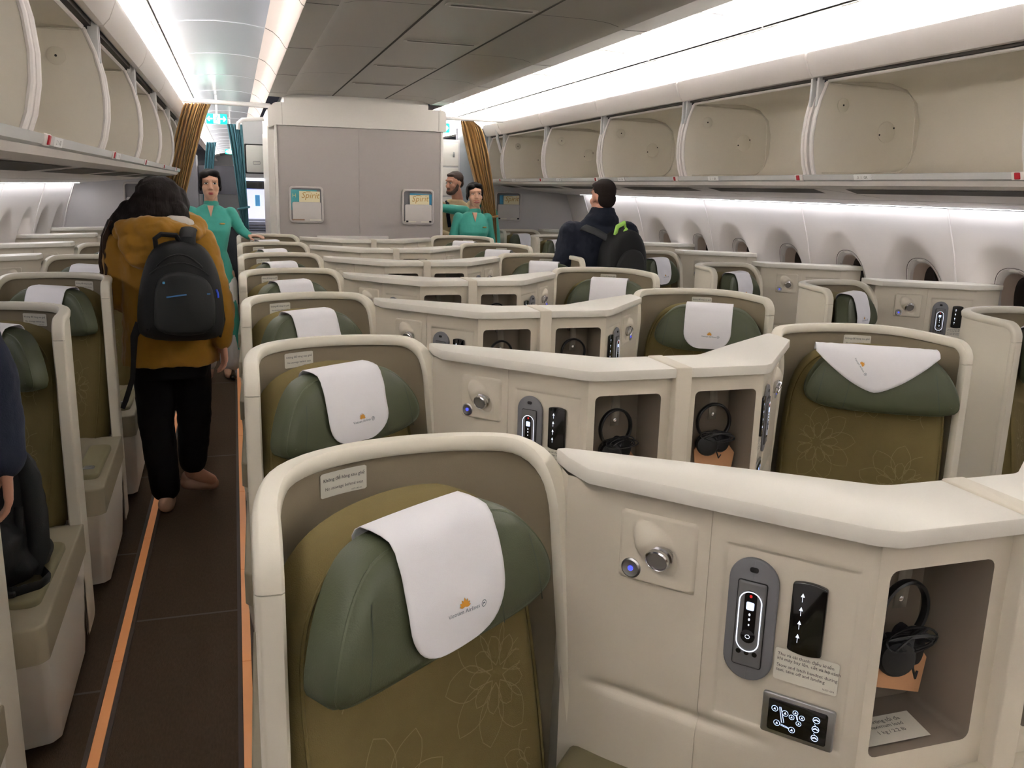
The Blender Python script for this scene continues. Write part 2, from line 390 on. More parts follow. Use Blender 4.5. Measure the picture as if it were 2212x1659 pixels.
# ------------------------------------------------------------------ overhead lockers
FRONT = [(2.668, 1.712), (2.650, 1.76), (2.636, 1.83), (2.633, 1.90), (2.640, 1.98), (2.658, 2.06), (2.690, 2.142)]
INNER = [(2.668, 1.712), (3.05, 1.718), (3.15, 1.735), (3.21, 1.79), (3.235, 1.87), (3.235, 1.98), (3.21, 2.07), (3.14, 2.13), (3.03, 2.155), (2.690, 2.142)]
def make_bin(s_, y0, y1, num, lab, full=True):
    o = (sx(s_, 2.66), (y0+y1)/2, 1.70)
    t = thing('overhead_locker', o, lab, 'overhead locker', 'open lockers along the %s side' % run(s_))
    P = lambda q, y: V(sx(s_, q[0]), y, q[1])
    inn = MB(); inn.grid(lambda y, q: P(q, y), [y0, y1], INNER)
    for y in (y0, y1):
        poly = INNER[:-1]+FRONT[::-1][:-1]; inn.add([P(q, y) for q in poly], [list(range(len(poly)))])
    inn.build('liner', BINI, t, org=o, fix=False, angle=50)
    for y, d in ((y0, -.028), (y1, .028)):
        poly = [(2.70, 1.70), (3.25, 1.70), (3.25, 2.16), (2.70, 2.16)]
        pl = [q for q in FRONT]+[(3.25, 2.16), (3.25, 1.70)]
        fr = Fr((0, y+(.002 if d > 0 else -.002), 0), (1, 0, 0), (0, 0, 1), (0, 1 if d > 0 else -1, 0))
        MB().prism(fr, [(sx(s_, q[0]), q[1]) for q in pl], 0, abs(d), 0).build('side_panel', BINW, t, org=o)
        MB().tube([P((q[0]-.003, q[1]), y+d*.12) for q in FRONT], .0085, 8).build('edge_trim', BINW, t, org=o)
    fs = [(2.590, 2.276), (2.579, 2.268), (2.576, 2.245), (2.600, 2.185), (2.622, 2.160), (2.645, 2.158), (2.66, 2.20), (2.66, 2.27)]
    rr_ = [[P(q, y) for q in offset] for y, offset in ((y0-.037, offset_poly(ccw(fs), .006)), (y0-.031, ccw(fs)), (y1+.031, ccw(fs)), (y1+.037, offset_poly(ccw(fs), .006)))]
    MB().rings(rr_).build('raised_door', BINW, t, org=o)
    MB().box((sx(s_, 2.66), y0-.03, 2.150), (sx(s_, 2.70), y1+.03, 2.172)).build('door_gap_filler', mat('gap_shade_grey', (70, 66, 62), .8), t, org=o)  # solid filler strip, its dark grey stands in for shade under the raised door
    MB().tube([P((2.690, 2.146), y) for y in (y0, y1)], .008, 6).build('top_trim', BINW, t, org=o)
    ls = [(2.622, 1.713), (2.628, 1.690), (2.640, 1.684), (2.70, 1.680), (2.70, 1.711), (2.66, 1.716)]
    MB().rings([[P(q, y) for q in ls] for y in (y0-.036, y1+.036)]).build('sill', LIPM, t, org=o)
    und = MB(); us = [(2.640, 1.684), (2.652, 1.664), (2.69, 1.656), (3.20, 1.604), (3.50, 1.575), (3.56, 1.572)]
    und.grid(lambda y, q: P(q, y), [y0-.038, y1+.042], us)
    uz = lambda x: 1.656-(x-2.69)*.1
    for yy in (y0-.034,): und.grid(lambda x, y: V(sx(s_, x), y, uz(x)-.0008), [2.70, 3.5], [yy, yy+.008], 1)
    und.grid(lambda x, y: V(sx(s_, x), y, uz(x)-.0012), [3.205, 3.213], [y0-.03, y1+.03], 1)
    und.add([V(sx(s_, a), b, uz(a)-.0016) for a, b in ((3.30, (y0+y1)/2+.02), (3.52, (y0+y1)/2+.12), (3.52, (y0+y1)/2+.20), (3.30, (y0+y1)/2+.10))], [[0, 1, 2, 3]], 2)
    uo = und.build('underside', [BINW, mat('under_seam', (118, 112, 106), .7), LIPM], t, org=o, fix=False)
    g = MB(); g.add([V(sx(s_, a), b, uz(a)-.002) for a, b in ((2.735, y0+.02), (2.915, y0+.16), (2.915, y1-.0), (2.735, y1-.14))], [[0, 1, 2, 3]]); g.build('grille', DGREY, t, org=o, fix=False)
    fl = Fr((sx(s_, 2.6245), 0, 1.7005), (0, -s_, 0), (-.26*s_, 0, .97), (-s_*.97, 0, -.26))
    yl = y0-.012
    lt = MB(); lt.prism(fl.at(-s_*yl, 0), rrect(.062, .030, .004, 2), -.002, .004, .002); lo = lt.build('latch', BINW, t, org=o)
    MB().prism(fl.at(-s_*(yl+.004), .001), rrect(.024, .024, .003, 2), .003, .008, .003).build('catch', REDP, lo, org=o)
    yp = (y0+.80 if y1-y0 > .6 else y0+.2) if s_ > 0 else y0+.14
    MB().prism(fl.at(-s_*yp, 0), rrect(.115, .024, .002, 2), -.001, .002, 0).build('seat_number_card', mat('card_white', (240, 240, 240), .5), t, org=o)
    tx = MB(); put_text(tx, fl.at(-s_*yp, -.006), num, .017, 0, 0, .0025); tx.build('numbers', INK, t, org=o, fix=False, flat=True)
    if full:
        fd = Fr((0, y1-.001, 0), (1, 0, 0), (0, 0, 1), (0, -1, 0))
        for (x, z, r) in ((2.782, 2.04, .032), (3.045, 1.928, .05)):
            d = MB(); d.lathe(fd.at(sx(s_, x), z), [(r, 0), (r, .0015), (r-.003, .003), (.0005, .003)], 28)
            do = d.build('cap_disc', mat('cap_disc', (216, 209, 194), .6), t, org=o)
            for dx, dz in (((0, 0),) if r < .04 else ((-r*.8, -r*.3), (r*.8, r*.4))): MB().lathe(fd.at(sx(s_, x)+dx, z+dz), [(.0045, .003), (.0045, .004), (.0002, .004)], 10).build('screw', DARKG, do, org=o)
        MB().tube([V(sx(s_, a), y1-.0015, b) for a, b in round_corners([(2.70, 2.135), (3.20, 2.125), (3.215, 1.74), (2.70, 1.725)], [.0, .13, .11, 0], 8)], .0035, 6).build('panel_bead', BINI, t, org=o)
    for y in (y0-.016, y1+.016):
        MB().box((sx(s_, 2.640), y-.007, 2.03), (sx(s_, 2.674), y+.007, 2.168), .003).build('hinge_arm', LIPM, t, org=o)
    return t
for s_ in (1, -1):
    for k in range(0, 7 if s_ > 0 else 6):
        y0 = 2.46+1.27*(k-1); y1 = y0+1.19
        if k == 6: y1 = y0+.50
        pos = ['closest to the camera', 'second from the camera', 'third from the camera', 'fourth from the camera', 'fifth from the camera', 'sixth from the camera', 'half width, at the far end'][k]
        make_bin(s_, y0, y1, '%d   I   %s' % (4-k if s_ > 0 and k < 3 else k+1, 'GK' if s_ > 0 else 'AD') if not (s_ > 0 and k == 1) else '3   I   GK', 'open empty overhead locker on the %s side, %s' % (run(s_), pos), True)
# ------------------------------------------------------------------ seats
PITCH = 1.07; XC = 1.0935
PLAN = chaikin([(-1.062, 1.03), (-1.060, 1.20), (-1.030, 1.325), (-.93, 1.398), (-.80, 1.428), (-.67, 1.420), (-.605, 1.372), (-.584, 1.300)], 3, False)
_sl = np.concatenate([[0], np.cumsum(np.linalg.norm(np.diff(PLAN, axis=0), axis=1))]); PL = _sl[-1]
def plan(q):
    qq = min(max(q, 0), PL)
    p = V(np.interp(qq, _sl, PLAN[:, 0]), np.interp(qq, _sl, PLAN[:, 1]))
    a = V(np.interp(max(qq-.02, 0), _sl, PLAN[:, 0]), np.interp(max(qq-.02, 0), _sl, PLAN[:, 1])); b = V(np.interp(min(qq+.02, PL), _sl, PLAN[:, 0]), np.interp(min(qq+.02, PL), _sl, PLAN[:, 1]))
    t = unit(b-a); return p+t*(q-qq), V(-t[1], t[0])          # point, outward normal (away from the sitter)
ZT = 1.182; R0, R1 = .06, .135
def ztop(q):
    z = ZT+.006*math.sin(math.pi*q/PL)
    if q < R0: z -= R0-math.sqrt(max(0, R0*R0-(R0-q)**2))
    if q > PL-R1: z -= R1-math.sqrt(max(0, R1*R1-(q-PL+R1)**2))
    return z
SA = math.radians(33)
ES, ED = V(math.cos(SA), math.sin(SA), 0), V(math.sin(SA), -math.cos(SA), 0)
SO = V(-.828, 1.142, 0)
def cush_front(s, z): return -.055-.15*(z-.99)+.10*s*s
def head_front(s, z): return .020-.13*(z-1.03)+.34*s*s+.012*math.sin(math.pi*min(1, max(0, (z-.93)/.2)))
CUSH = chaikin([(-.205, .41), (.265, .41), (.280, .62), (.275, .88), (.255, 1.03), (.190, 1.118), (.07, 1.142), (-.06, 1.138), (-.150, 1.108), (-.214, 1.03), (-.230, .90), (-.224, .62)], 2)
HEAD = chaikin([(0, .944), (.10, .946), (.18, .960), (.222, .990), (.214, 1.045), (.178, 1.10), (.132, 1.136), (.07, 1.142), (-.07, 1.142), (-.138, 1.136), (-.190, 1.10), (-.230, 1.04), (-.246, .972), (-.20, .952), (-.10, .945)], 2)
def flower(s0, z0, r, rot, n=9):
    out = []
    for k in range(n):
        a = rot+2*math.pi*k/n; ca, sa = math.cos(a), math.sin(a)
        for L, wd in ((1.0, .24), (.55, .13)):
            pts = []
            for i in range(17):
                q = i/16*math.pi*1.0; u = .12+(L-.12)*math.sin(q/2)**1; 
                u = .12+(L-.12)*(1-abs(i-8)/8)**.75; v = wd*math.sin(math.pi*min(i, 16-i)/16*1.0)*(1 if i < 8 else -1)*(1 if True else 0)
                v = wd*math.sin(math.pi*(u-.12)/(L-.12)*.93)*(1 if i <= 8 else -1)
                pts.append((s0+r*(u*ca-v*sa), z0+r*(u*sa+v*ca)))
            out.append(pts)
    return out
def lotus_logo(fr_fn, gold, ink, x, y, sc, ang=0.0, full=True):
    ca, sa = math.cos(ang), math.sin(ang)
    def g(a, b): return fr_fn(x+sc*(a*ca-b*sa), y+sc*(a*sa+b*ca))
    for k in range(7):
        a = math.radians(90+(k-3)*27); L = 1.0-.09*abs(k-3); pts = []
        for i in range(9):
            q = i/8; wv = .15*math.sin(math.pi*q); pts.append((q*L, wv))
        loop = pts+[(p, -v) for p, v in pts[::-1][1:-1]]
        gold.add([g(p*math.cos(a)-v*math.sin(a), .25+p*math.sin(a)*.95+v*math.cos(a)) for p, v in loop], [list(range(len(loop)))])
    put_text(ink, None, 'Vietnam Airlines', .62, -.15, -.42, 0, fn=g)
    ring = [(2.55+.33*math.cos(q), -.22+.33*math.sin(q)) for q in np.linspace(0, 2*math.pi, 20)[:-1]]
    ink.stroke(None, ring, .07, closed=True, fn=g); ink.stroke(None, [(2.38, -.32), (2.55, -.12), (2.72, -.3)], .09, fn=g); ink.stroke(None, [(2.4, -.15), (2.7, -.18)], .08, fn=g)
class Side:
    """maps module coordinates (u from the seat pair's axis, v aft, z) of a left seat, mirrored when m = -1"""
    def __init__(s, m): s.m = m; s.B = V(m*-.8, 1.15, 0)
    def P(s, u, v, z): return V(s.m*u, v, z)
    def seat(s, a, d, z): q = SO+ES*a+ED*d; return V(s.m*q[0], q[1], z)
    def frame_seat(s): return Fr(s.P(SO[0], SO[1], 0), V(s.m*ES[0], ES[1], 0), V(0, 0, 1), V(s.m*ED[0], ED[1], 0))
def build_seat(m):
    sd = Side(m); o = sd.B
    t = thing('business_seat', tuple(o), 'x', 'seat', 'seats')
    def sh(q, z, dn):
        p, n = plan(q); p = p+n*dn; return sd.P(p[0]+.065*max(0, 1.06-z)*sstep(PL-.12, PL, q), p[1], z)
    qs = np.concatenate([np.linspace(0, R0, 8), np.linspace(R0, PL-R1, 30)[1:], np.linspace(PL-R1, PL, 9)[1:]])
    mb = MB(); mb.grid(lambda q, k: sh(q, .10+(ztop(q)-.012-.10)*k, .024), list(qs), list(np.linspace(0, 1, 8)))
    mb.grid(lambda q, k: sh(q, .10+(ztop(q)-.012-.10)*k, .018), list(qs), list(np.linspace(0, 1, 8)))
    mb.build('shell', CREAM, t, org=o, fix=False)
    MB().grid(lambda q, k: sh(min(max(q, .012), PL-.012), .42+(ztop(q)-.014-.42)*k, .010), list(qs), list(np.linspace(0, 1, 10))).build('back_lining', LINING, t, org=o, fix=False)
    # rim: swept along the free edge of the shell
    path = []
    zc = 1.112
    for z in np.linspace(.47, zc-.001, 8): path.append((0, z, 0))
    path.append((0, zc+.0008, 1))
    n0 = len(path)
    for k in range(1, 9):
        a = math.pi/2*k/8; path.append((R0-R0*math.cos(a), ztop(R0-R0*math.cos(a)), 1))
    for q in np.linspace(R0, PL-R1, 26)[1:]: path.append((q, ztop(q), 1))
    for k in range(1, 11):
        a = math.pi/2*k/10; q = PL-R1+R1*math.sin(a); path.append((q, ztop(q), 1))
    zend = ztop(PL)
    for z in np.linspace(zend, .33, 9)[1:]: path.append((PL+.045*(zend-z), z, 1))
    PA = np.array([(a, b) for a, b, _ in path]); top = [c for _, _, c in path]
    sec = [(-.008, -.005), (-.004, 0), (.020, 0), (.026, -.003), (.029, -.009), (.027, -.022), (.022, -.027), (-.004, -.027), (-.008, -.022)]
    def ring(i):
        tg = unit(PA[min(i+1, len(PA)-1)]-PA[max(i-1, 0)]); pr = V(-tg[1], tg[0])
        return [sh(PA[i][0]+pr[0]*w, PA[i][1]+pr[1]*w, dn) for dn, w in sec]
    RG = [ring(i) for i in range(len(PA))]
    k0 = n0-1
    MB().rings(RG[k0:]).build('rim', CREAM, t, org=o)
    MB().rings(RG[:k0]).build('edge_post', CREAM, t, org=o)
    # cushion with woven lotus lines
    fs = sd.frame_seat(); cb = MB()
    cb.puff(fs, CUSH, .10, cush_front, .045, 0)
    sg = MB()
    ctr = CUSH.mean(0)
    def on_c(s_, z): return fs.p(s_, z, cush_front(s_, z)+.0012)
    inner = offset_poly(ccw(CUSH), .055)
    def inside(p):
        x, y = p; n = len(inner); c = False; j = n-1
        for i in range(n):
            if (inner[i][1] > y) != (inner[j][1] > y) and x < (inner[j][0]-inner[i][0])*(y-inner[i][1])/(inner[j][1]-inner[i][1])+inner[i][0]: c = not c
            j = i
        return c
    for s0, z0, r, rot in ((-.10, .71, .125, .2), (.16, .82, .120, .9), (.06, .53, .115, .5), (.02, .99, .08, .1), (-.17, .98, .085, .6), (.22, .62, .08, .3)):
        for pts in flower(s0, z0, r, rot):
            run_ = []
            for p in pts+[None]:
                if p is not None and inside(p): run_.append(p)
                else:
                    if len(run_) > 2: cb.stroke(None, run_, .0016, mi=1, fn=on_c)
                    run_ = []
    # stitched welt round the cushion's edge
    wl = [fs.p(x, y, cush_front(x, y)-.010) for x, y in offset_poly(ccw(CUSH), .012)]
    cb.tube(wl, .003, 5, 0, closed=True)
    cb.build('back_cushion', [OLIVE, STITCH], t, org=o, fix=False)
    hb = MB(); hb.puff(fs, HEAD, .078, head_front, .030, 0)
    for s0 in (-.185, .10, .185):
        zz = np.linspace(.960, 1.125, 12) if abs(s0) < .15 else np.linspace(.972, 1.085, 10)
        hb.stroke(None, [(s0-(.03 if s0 > 0 else -.03)*((z-.95)/.18), z) for z in zz], .0022, mi=1, fn=lambda a, b: fs.p(a, b, head_front(a, b)+.0008))
    hb.tube([fs.p(x, y, head_front(x, y)-.012) for x, y in offset_poly(ccw(HEAD), .008)], .0028, 5, 0, closed=True)
    hb.build('headrest', [GREEN, GREEN2], t, org=o, fix=False)
    # seat pan
    pan = MB(); P = round_corners([(-.27, .03), (.27, .03), (.25, .50), (-.25, .50)], .06, 5)
    fp = Fr(fs.o+V(0, 0, .36), fs.a, fs.d, V(0, 0, 1)); pan.puff(fp, P, .12, lambda x, y: .105+.01*math.cos(x*6), .035)
    pan.build('seat_cushion', OLIVE, t, org=o)
    MB().prism(Fr(fs.o+V(0, 0, .05), fs.a, fs.d, V(0, 0, 1)), P, 0, .30, .01).build('seat_base', BASEW, t, org=o)
    # sticker on the lining
    q0 = .405
    def on_l(a, b): return sh(q0+a*m, 1.128+b, .0075)
    st = MB(); st.grid(lambda x, y: on_l(x*(.044 if abs(y) < .9 else .0405), y*.021), list(np.linspace(-1, 1, 9)), [-1, -.89, -.5, 0, .5, .89, 1])
    so = st.build('warning_sticker', STICK, t, org=o, fix=False, flat=True)
    tx = MB(); f2 = lambda a, b: sh(q0+a*m, 1.128+b, .0055)
    put_text(tx, None, 'Kh\u00f4ng \u0111\u1ec3 h\u00e0ng sau gh\u1ebf', .0083, 0, .0065, 0, fn=f2); put_text(tx, None, 'No stowage behind seat', .0074, 0, -.0085, 0, fn=f2); put_text(tx, None, '16371-062-01', .0035, .024, -.0175, 0, fn=f2)
    tx.build('lettering', INK, so, org=o, fix=False, flat=True)
    # aisle armrest console
    oc = [(-1.095, 1.045), (-1.112, .34), (-1.095, .315), (-.80, .255), (-.775, .60), (-.90, 1.045)]
    top = [sd.m*0 for _ in oc]
    fz = Fr((0, 0, 0), (m, 0, 0), (0, 1, 0), (0, 0, 1))
    OC = round_corners(oc, [0, .02, .02, .05, .05, 0], 3)
    MB().prism(fz, OC, .395, .497, .008).build('armrest_band', BAND, t, org=o)
    b0 = round_corners([(-1.065, 1.045), (-1.075, .56), (-1.055, .53), (-.80, .47), (-.80, .66), (-.90, 1.045)], [0, .02, .02, .05, .05, 0], 3)
    b1 = offset_poly(ccw(OC), .006)
    b0 = ccw(b0)
    MB().rings([[fz.p(x, y, .03) for x, y in b0], [fz.p(x, y, .10) for x, y in offset_poly(b0, -.006)], [fz.p(x, y, .396) for x, y in b1]]).build('side_base', BASEW, t, org=o)
    for (x0, y0, w_, l_) in ((-1.035, .645, .085, .42), (-.90, .60, .12, .40)):
        pd = MB().prism(fz.at(x0, y0), rrect(w_, l_, .03, 4), .495, .516, .008).build('armrest_pad', PADM, t, org=o)
        if x0 < -1:
            MB().prism(fz.at(x0, y0-.12), rrect(.040, .032, .003, 2), .515, .5185, .001).box((m*x0-.014, y0-.13, .518), (m*x0+.014, y0-.106, .522), .002).build('latch', STEEL, pd, org=o)
    return t
def build_cover(m, style='plain', seed=0):
    sd = Side(m); fs = sd.frame_seat(); rnd = random.Random(seed); o = sd.seat(0, .03, 1.145)
    t = thing('headrest_cover', tuple(o), 'x', 'headrest cover', 'covers')
    off = .0075; ph = [rnd.uniform(0, 6) for _ in range(6)]
    def prof(v):
        # v: 0 behind the pillow, up over its top, then down the front; returns (z, depth relative to head_front at that z)
        L = [0, .035, .055, .075, .095, .110]
        zz = [1.105, 1.140, 1.1505, 1.151, 1.146, 1.132]; dd = [-.090, -.084, -.068, -.036, -.010, .003]
        if v <= .110: return float(np.interp(v, L, zz)), float(np.interp(v, L, dd))
        return 1.132-(v-.110), float(np.interp(v, [.11, .14], [.003, off]))
    def surf(s, v):
        z, d = prof(v)
        wr = .0022*math.sin(9*z*6+s*30+ph[0])*math.sin(s*22+ph[1])*sstep(.10, .2, v)+.0015*math.sin(s*55-z*40+ph[2])*sstep(.12, .2, v)
        return fs.p(s, z, head_front(s*.98, min(z, 1.13))+d+wr)
    if style == 'bandana':
        us = np.linspace(-1, 1, 31); c = MB()
        def bf(u, k):
            s = .182*u+.012; vend = .105+.175*(1-abs((u-.02)))**.62 if abs(u) < .999 else .106
            vend = .108+.118*(1-min(1, abs(u))**1.5)
            return surf(s, .02+(vend-.02)*k)
        c.grid(bf, list(us), list(np.linspace(0, 1, 16)))
        lg = lambda a, b: surf(a*m, .150-b) + fs.d*.0014
        la, lx, ly = -.95, -.058, .006
    else:
        hw, rc, vend = .099, .070, .278
        if style == 'short': vend = .27
        c = MB(); vs = np.concatenate([np.linspace(0, .11, 9), np.linspace(.11, vend-rc, 12)[1:], vend-rc+rc*np.sin(np.linspace(0, math.pi/2, 10))[1:]])
        def hwid(v): return hw if v < vend-rc else hw-rc+math.sqrt(max(0, rc*rc-(v-vend+rc)**2))
        sk = {'skew': .22, 'skewr': -.2}.get(style, 0)
        c.grid(lambda u, v: surf(u*hwid(v)-.006+sk*(v-.1)*.4*m, v), list(np.linspace(-1, 1, 25)), list(vs))
        lg = lambda a, b: surf(a*m-.006, .222-b)+fs.d*.0012
        la, lx, ly = 0.0, .010, 0
    co = c.build('cloth', LINEN, t, org=o, fix=False, angle=80)
    md = co.modifiers.new('thick', 'SOLIDIFY'); md.thickness = .0012; md.offset = 0
    g, k = MB(), MB(); lotus_logo(lg, g, k, lx, ly, .0145 if style != 'bandana' else .012, la)
    g.build('lotus_emblem', GOLD, t, org=o, fix=False, flat=True); k.build('lettering', TEALINK, t, org=o, fix=False, flat=True)
    return t
# ------------------------------------------------------------------ consoles
def fittings(parent, org, m, W, ctl=True):
    """reading lamp, handset, touch panel, placard and seat control on a console wing; W(t,z,d) maps wing coordinates"""
    e1 = W(1, 0, 0)-W(0, 0, 0); e2 = V(0, 0, 1); en = W(0, 0, 1)-W(0, 0, 0)
    F = lambda t, z, d=0.0: Fr(W(t, z, d), e1, e2, en)
    T = lambda t, z, d=0.0: Fr(W(t, z, d), e1*m, e2, en)      # reads left to right for the viewer
    # lamp plate with a cowl and a dished recess
    fr = F(.168, 1.047)
    pm = MB(); N = 44; hx, hy, rc = .066, .060, .012
    def pz(x, y):
        ex = math.hypot(max(0, abs(x)-hx+rc), max(0, abs(y)-hy+rc)); h = .005*sstep(rc, rc-.003, ex) if ex > 0 else .005
        a = math.radians(-58); X = x*math.cos(a)+y*math.sin(a); Y = -x*math.sin(a)+y*math.cos(a)
        X = (x-.002)*math.cos(math.radians(52))-(y-0)*math.sin(math.radians(52)); Y = (x-.002)*math.sin(math.radians(52))+(y)*math.cos(math.radians(52))
        r = math.hypot(X/.056, Y/.030)
        # X runs from upper left (-) to lower right (+)
        if r < 1:
            h += .021*math.sqrt(max(0, 1-r*r))*sstep(.012, -.022, X)-.011*sstep(1, .55, r)*sstep(-.004, .020, X)
        return h
    pm.grid(lambda x, y: fr.p(x, y, pz(x, y)), list(np.linspace(-hx, hx, N)), list(np.linspace(-hy, hy, N)))
    lp = pm.build('reading_lamp', CREAM2, parent, org=org, fix=False, angle=60)
    ax = unit(en*.90+e1*.06-e2*.26); b1 = unit(np.cross(ax, e2)); b2 = np.cross(b1, ax)
    fl = Fr(fr.p(.006, -.002, -.004), b1, b2, ax)
    MB().lathe(fl, [(.021, 0), (.021, .010), (.0225, .012), (.0225, .017), (.0195, .019), (.0195, .026), (.0175, .028), (.0165, .0265), (.0165, .022)], 28).build('lamp_head', CHROME, lp, org=org)
    MB().lathe(fl, [(.0166, .020), (.0166, .0235), (.010, .0245), (.0003, .0245)], 24).build('lens', LENS, lp, org=org)
    fb = F(.126, 1.009, .004)
    MB().lathe(fb, [(.017, 0), (.017, .003), (.014, .005), (.011, .004), (.0003, .004)], 24).build('switch', STEEL, lp, org=org)
    MB().lathe(fb, [(.0045, .004), (.0045, .0052), (.0003, .0052)], 14).build('switch_light', GLOWBB, lp, org=org)
    # handset in its holder
    fr = F(.327, .975); th = T(.327, .975)
    hd = MB(); st = rrect(.076, .202, .038, 9); hd.prism(fr, st, 0, .006, .003)
    ho = hd.build('handset_holder', GREYP, parent, org=org)
    MB().prism(fr.at(0, -.006), rrect(.046, .142, .004, 2), .0055, .0072).build('recess_line', BLACKP, ho, org=org)
    MB().prism(fr.at(0, -.006), rrect(.043, .139, .003, 2), .006, .011, .003).build('handset', GREYP2, ho, org=org)
    hm = MB(); hm.prism(fr.at(0, .012), rrect(.019, .078, .0095, 6), .0105, .0118); hm.lathe(fr.at(0, -.024, .0105), [(.011, 0), (.011, .002), (.009, .0026), (.0003, .0026)], 20)
    hm.prism(fr.at(0, .083), rrect(.013, .008, .003, 3), .0055, .0072)
    for dx in (-.0125, 0, .0125): hm.lathe(fr.at(dx, -.052, .0105), [(.004, 0), (.004, .001), (.0003, .001)], 12)
    hm.build('keypad', BLACKG, ho, org=org)
    gl = MB(); gl.stroke(fr.at(0, .000), rrect(.034, .098, .017, 8), .0017, .0122, closed=True)
    gl.stroke(fr.at(0, -.024), ellipse(.0035, .003, 10), .0008, .0135, closed=True)
    for yy, s_ in ((.012, .0022), (.004, .0022), (-.005, .0016)): gl.prism(fr.at(0, yy), ellipse(s_*.7, s_, 8), .0118, .0123)
    gl.build('glow_ring', GLOWW, ho, org=org, fix=False)
    MB().prism(fr.at(0, .026), rrect(.012, .013, .002, 2), .0118, .0124).build('screen', GLOWB, ho, org=org)
    MB().prism(fr.at(0, .042), ellipse(.0022, .0026, 8), .0118, .0123).build('call_mark', REDG, ho, org=org)
    # black touch panel
    fp = F(.410, 1.000); P = []
    for k in range(9): a = -.5+k/8; P.append((a*.050, .054+.004*(1-(2*a)**2)))
    for k in range(9): a = .5-k/8; P.append((a*.050, -.054-.004*(1-(2*a)**2)))
    po = MB().prism(fp, round_corners(P, .004, 2), 0, .007, .002).build('touch_panel', BLACKG, parent, org=org)
    g = MB()
    for k in range(4):
        f = T(.410, 1.000).at(-.009-.0006*k, .036-.022*k); g.prism(f, [(-.0028, -.001), (.0028, -.001), (0, .005)], .0068, .0073); g.stroke(f, [(0, -.001), (0, -.009)], .0007, .0073)
    g.build('icons', GLOWW, po, org=org, fix=False)
    # placard
    pf = T(.415, .916); pl = MB().prism(pf, rrect(.094, .052, .004, 3), 0, .0012).build('placard', STICK, parent, org=org)
    tx = MB()
    for s_, yy in (('Thu v\u00e0 c\u00e0i thanh \u0111i\u1ec1u khi\u1ec3n', .015), ('khi m\u00e1y bay l\u0103n, c\u1ea5t v\u00e0 h\u1ea1 c\u00e1nh', .0075), ('Stow and latch handset during', -.0035), ('taxi, take off and landing', -.011)): put_text(tx, pf, s_, .0073, -.043, yy, .0018, align='LEFT')
    put_text(tx, pf, '16371-074', .004, .043, -.0215, .0018, align='RIGHT')
    tx.build('lettering', INK, pl, org=org, fix=False, flat=True)
    if ctl:
        cf = T(.411, .832); co = MB().prism(cf, rrect(.108, .068, .004, 3), 0, .005, .002).build('seat_control', STEEL, parent, org=org)
        MB().prism(cf, rrect(.088, .054, .004, 3), .0045, .0058, .0008).build('touch_glass', BLACKG, co, org=org)
        g = MB(); D = .0064
        def circ(x, y, r): g.stroke(cf, [(x+r*math.cos(q), y+r*math.sin(q)) for q in np.linspace(0, 2*math.pi, 15)[:-1]], .0008, D, closed=True); g.prism(cf.at(x, y), [(-r*.4, -r*.35), (r*.4, -r*.35), (0, r*.45)], D-.0006, D)
        for x, y in ((-.034, .011), (-.018, .008), (-.029, -.012), (-.006, -.016)): circ(x, y, .0046)
        for x, y in ((-.003, .014), (.007, .009), (-.008, .005), (.003, -.002)): circ(x, y, .0038)
        g.stroke(cf, [(-.027, .016), (-.025, .016), (-.0185, -.008), (-.022, -.009)], .0010, D, closed=True); g.stroke(cf, [(-.023, -.012), (-.011, -.014), (-.011, -.0155), (-.023, -.0138)], .0008, D, closed=True); g.stroke(cf, [(-.001, .010), (.001, .003)], .002, D)
        for y in (.013, -.002, -.017): g.stroke(cf, [(.028+.005*math.cos(q), y+.005*math.sin(q)) for q in np.linspace(0, 2*math.pi, 15)[:-1]], .0009, D, closed=True); g.stroke(cf, [(.0245, y-.001), (.028, y+.001), (.0315, y-.0005)], .002, D)
        g.stroke(cf, [(.026, .006), (.0275, .004), (.026, .002)], .0006, D); g.stroke(cf, [(.026, -.009), (.0275, -.011), (.026, -.0125)], .0006, D)
        g.build('icons', GLOWB, co, org=org, fix=False)
def wing_grid(parent, org, W, t1, ztop_=1.142):
    def dsp(t, z):
        wn_ = sstep(.03, .11, t)*sstep(.42, .24, t); d = wn_*(.005*sstep(.772, .740, z)*sstep(.45, .70, z)-.010*math.exp(-((z-.774)/.009)**2))
        # shallow inset field with soft edges
        ins = min(sstep(.276, .282, t), sstep(.478, .472, t), sstep(.795, .801, z), sstep(1.092, 1.086, z)); d -= .0035*ins
        if abs(t-.255) < .0012 and z > .3: d -= .002
        return d
    ts = sorted(set(list(np.linspace(0, t1, 46))+[.2535, .2538, .255, .2562, .2565, .276, .279, .282, .472, .475, .478])); ts = [q for q in ts if q <= t1+1e-6]
    zs_ = sorted(set(list(np.linspace(.30, ztop_, 60))+[.795, .798, .801, 1.086, 1.089, 1.092, .758, .762, .766, .770, .774, .778, .782, .786, .790]))
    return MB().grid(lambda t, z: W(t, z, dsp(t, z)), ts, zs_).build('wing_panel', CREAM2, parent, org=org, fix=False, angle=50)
TH = math.atan2(-.76, .65)
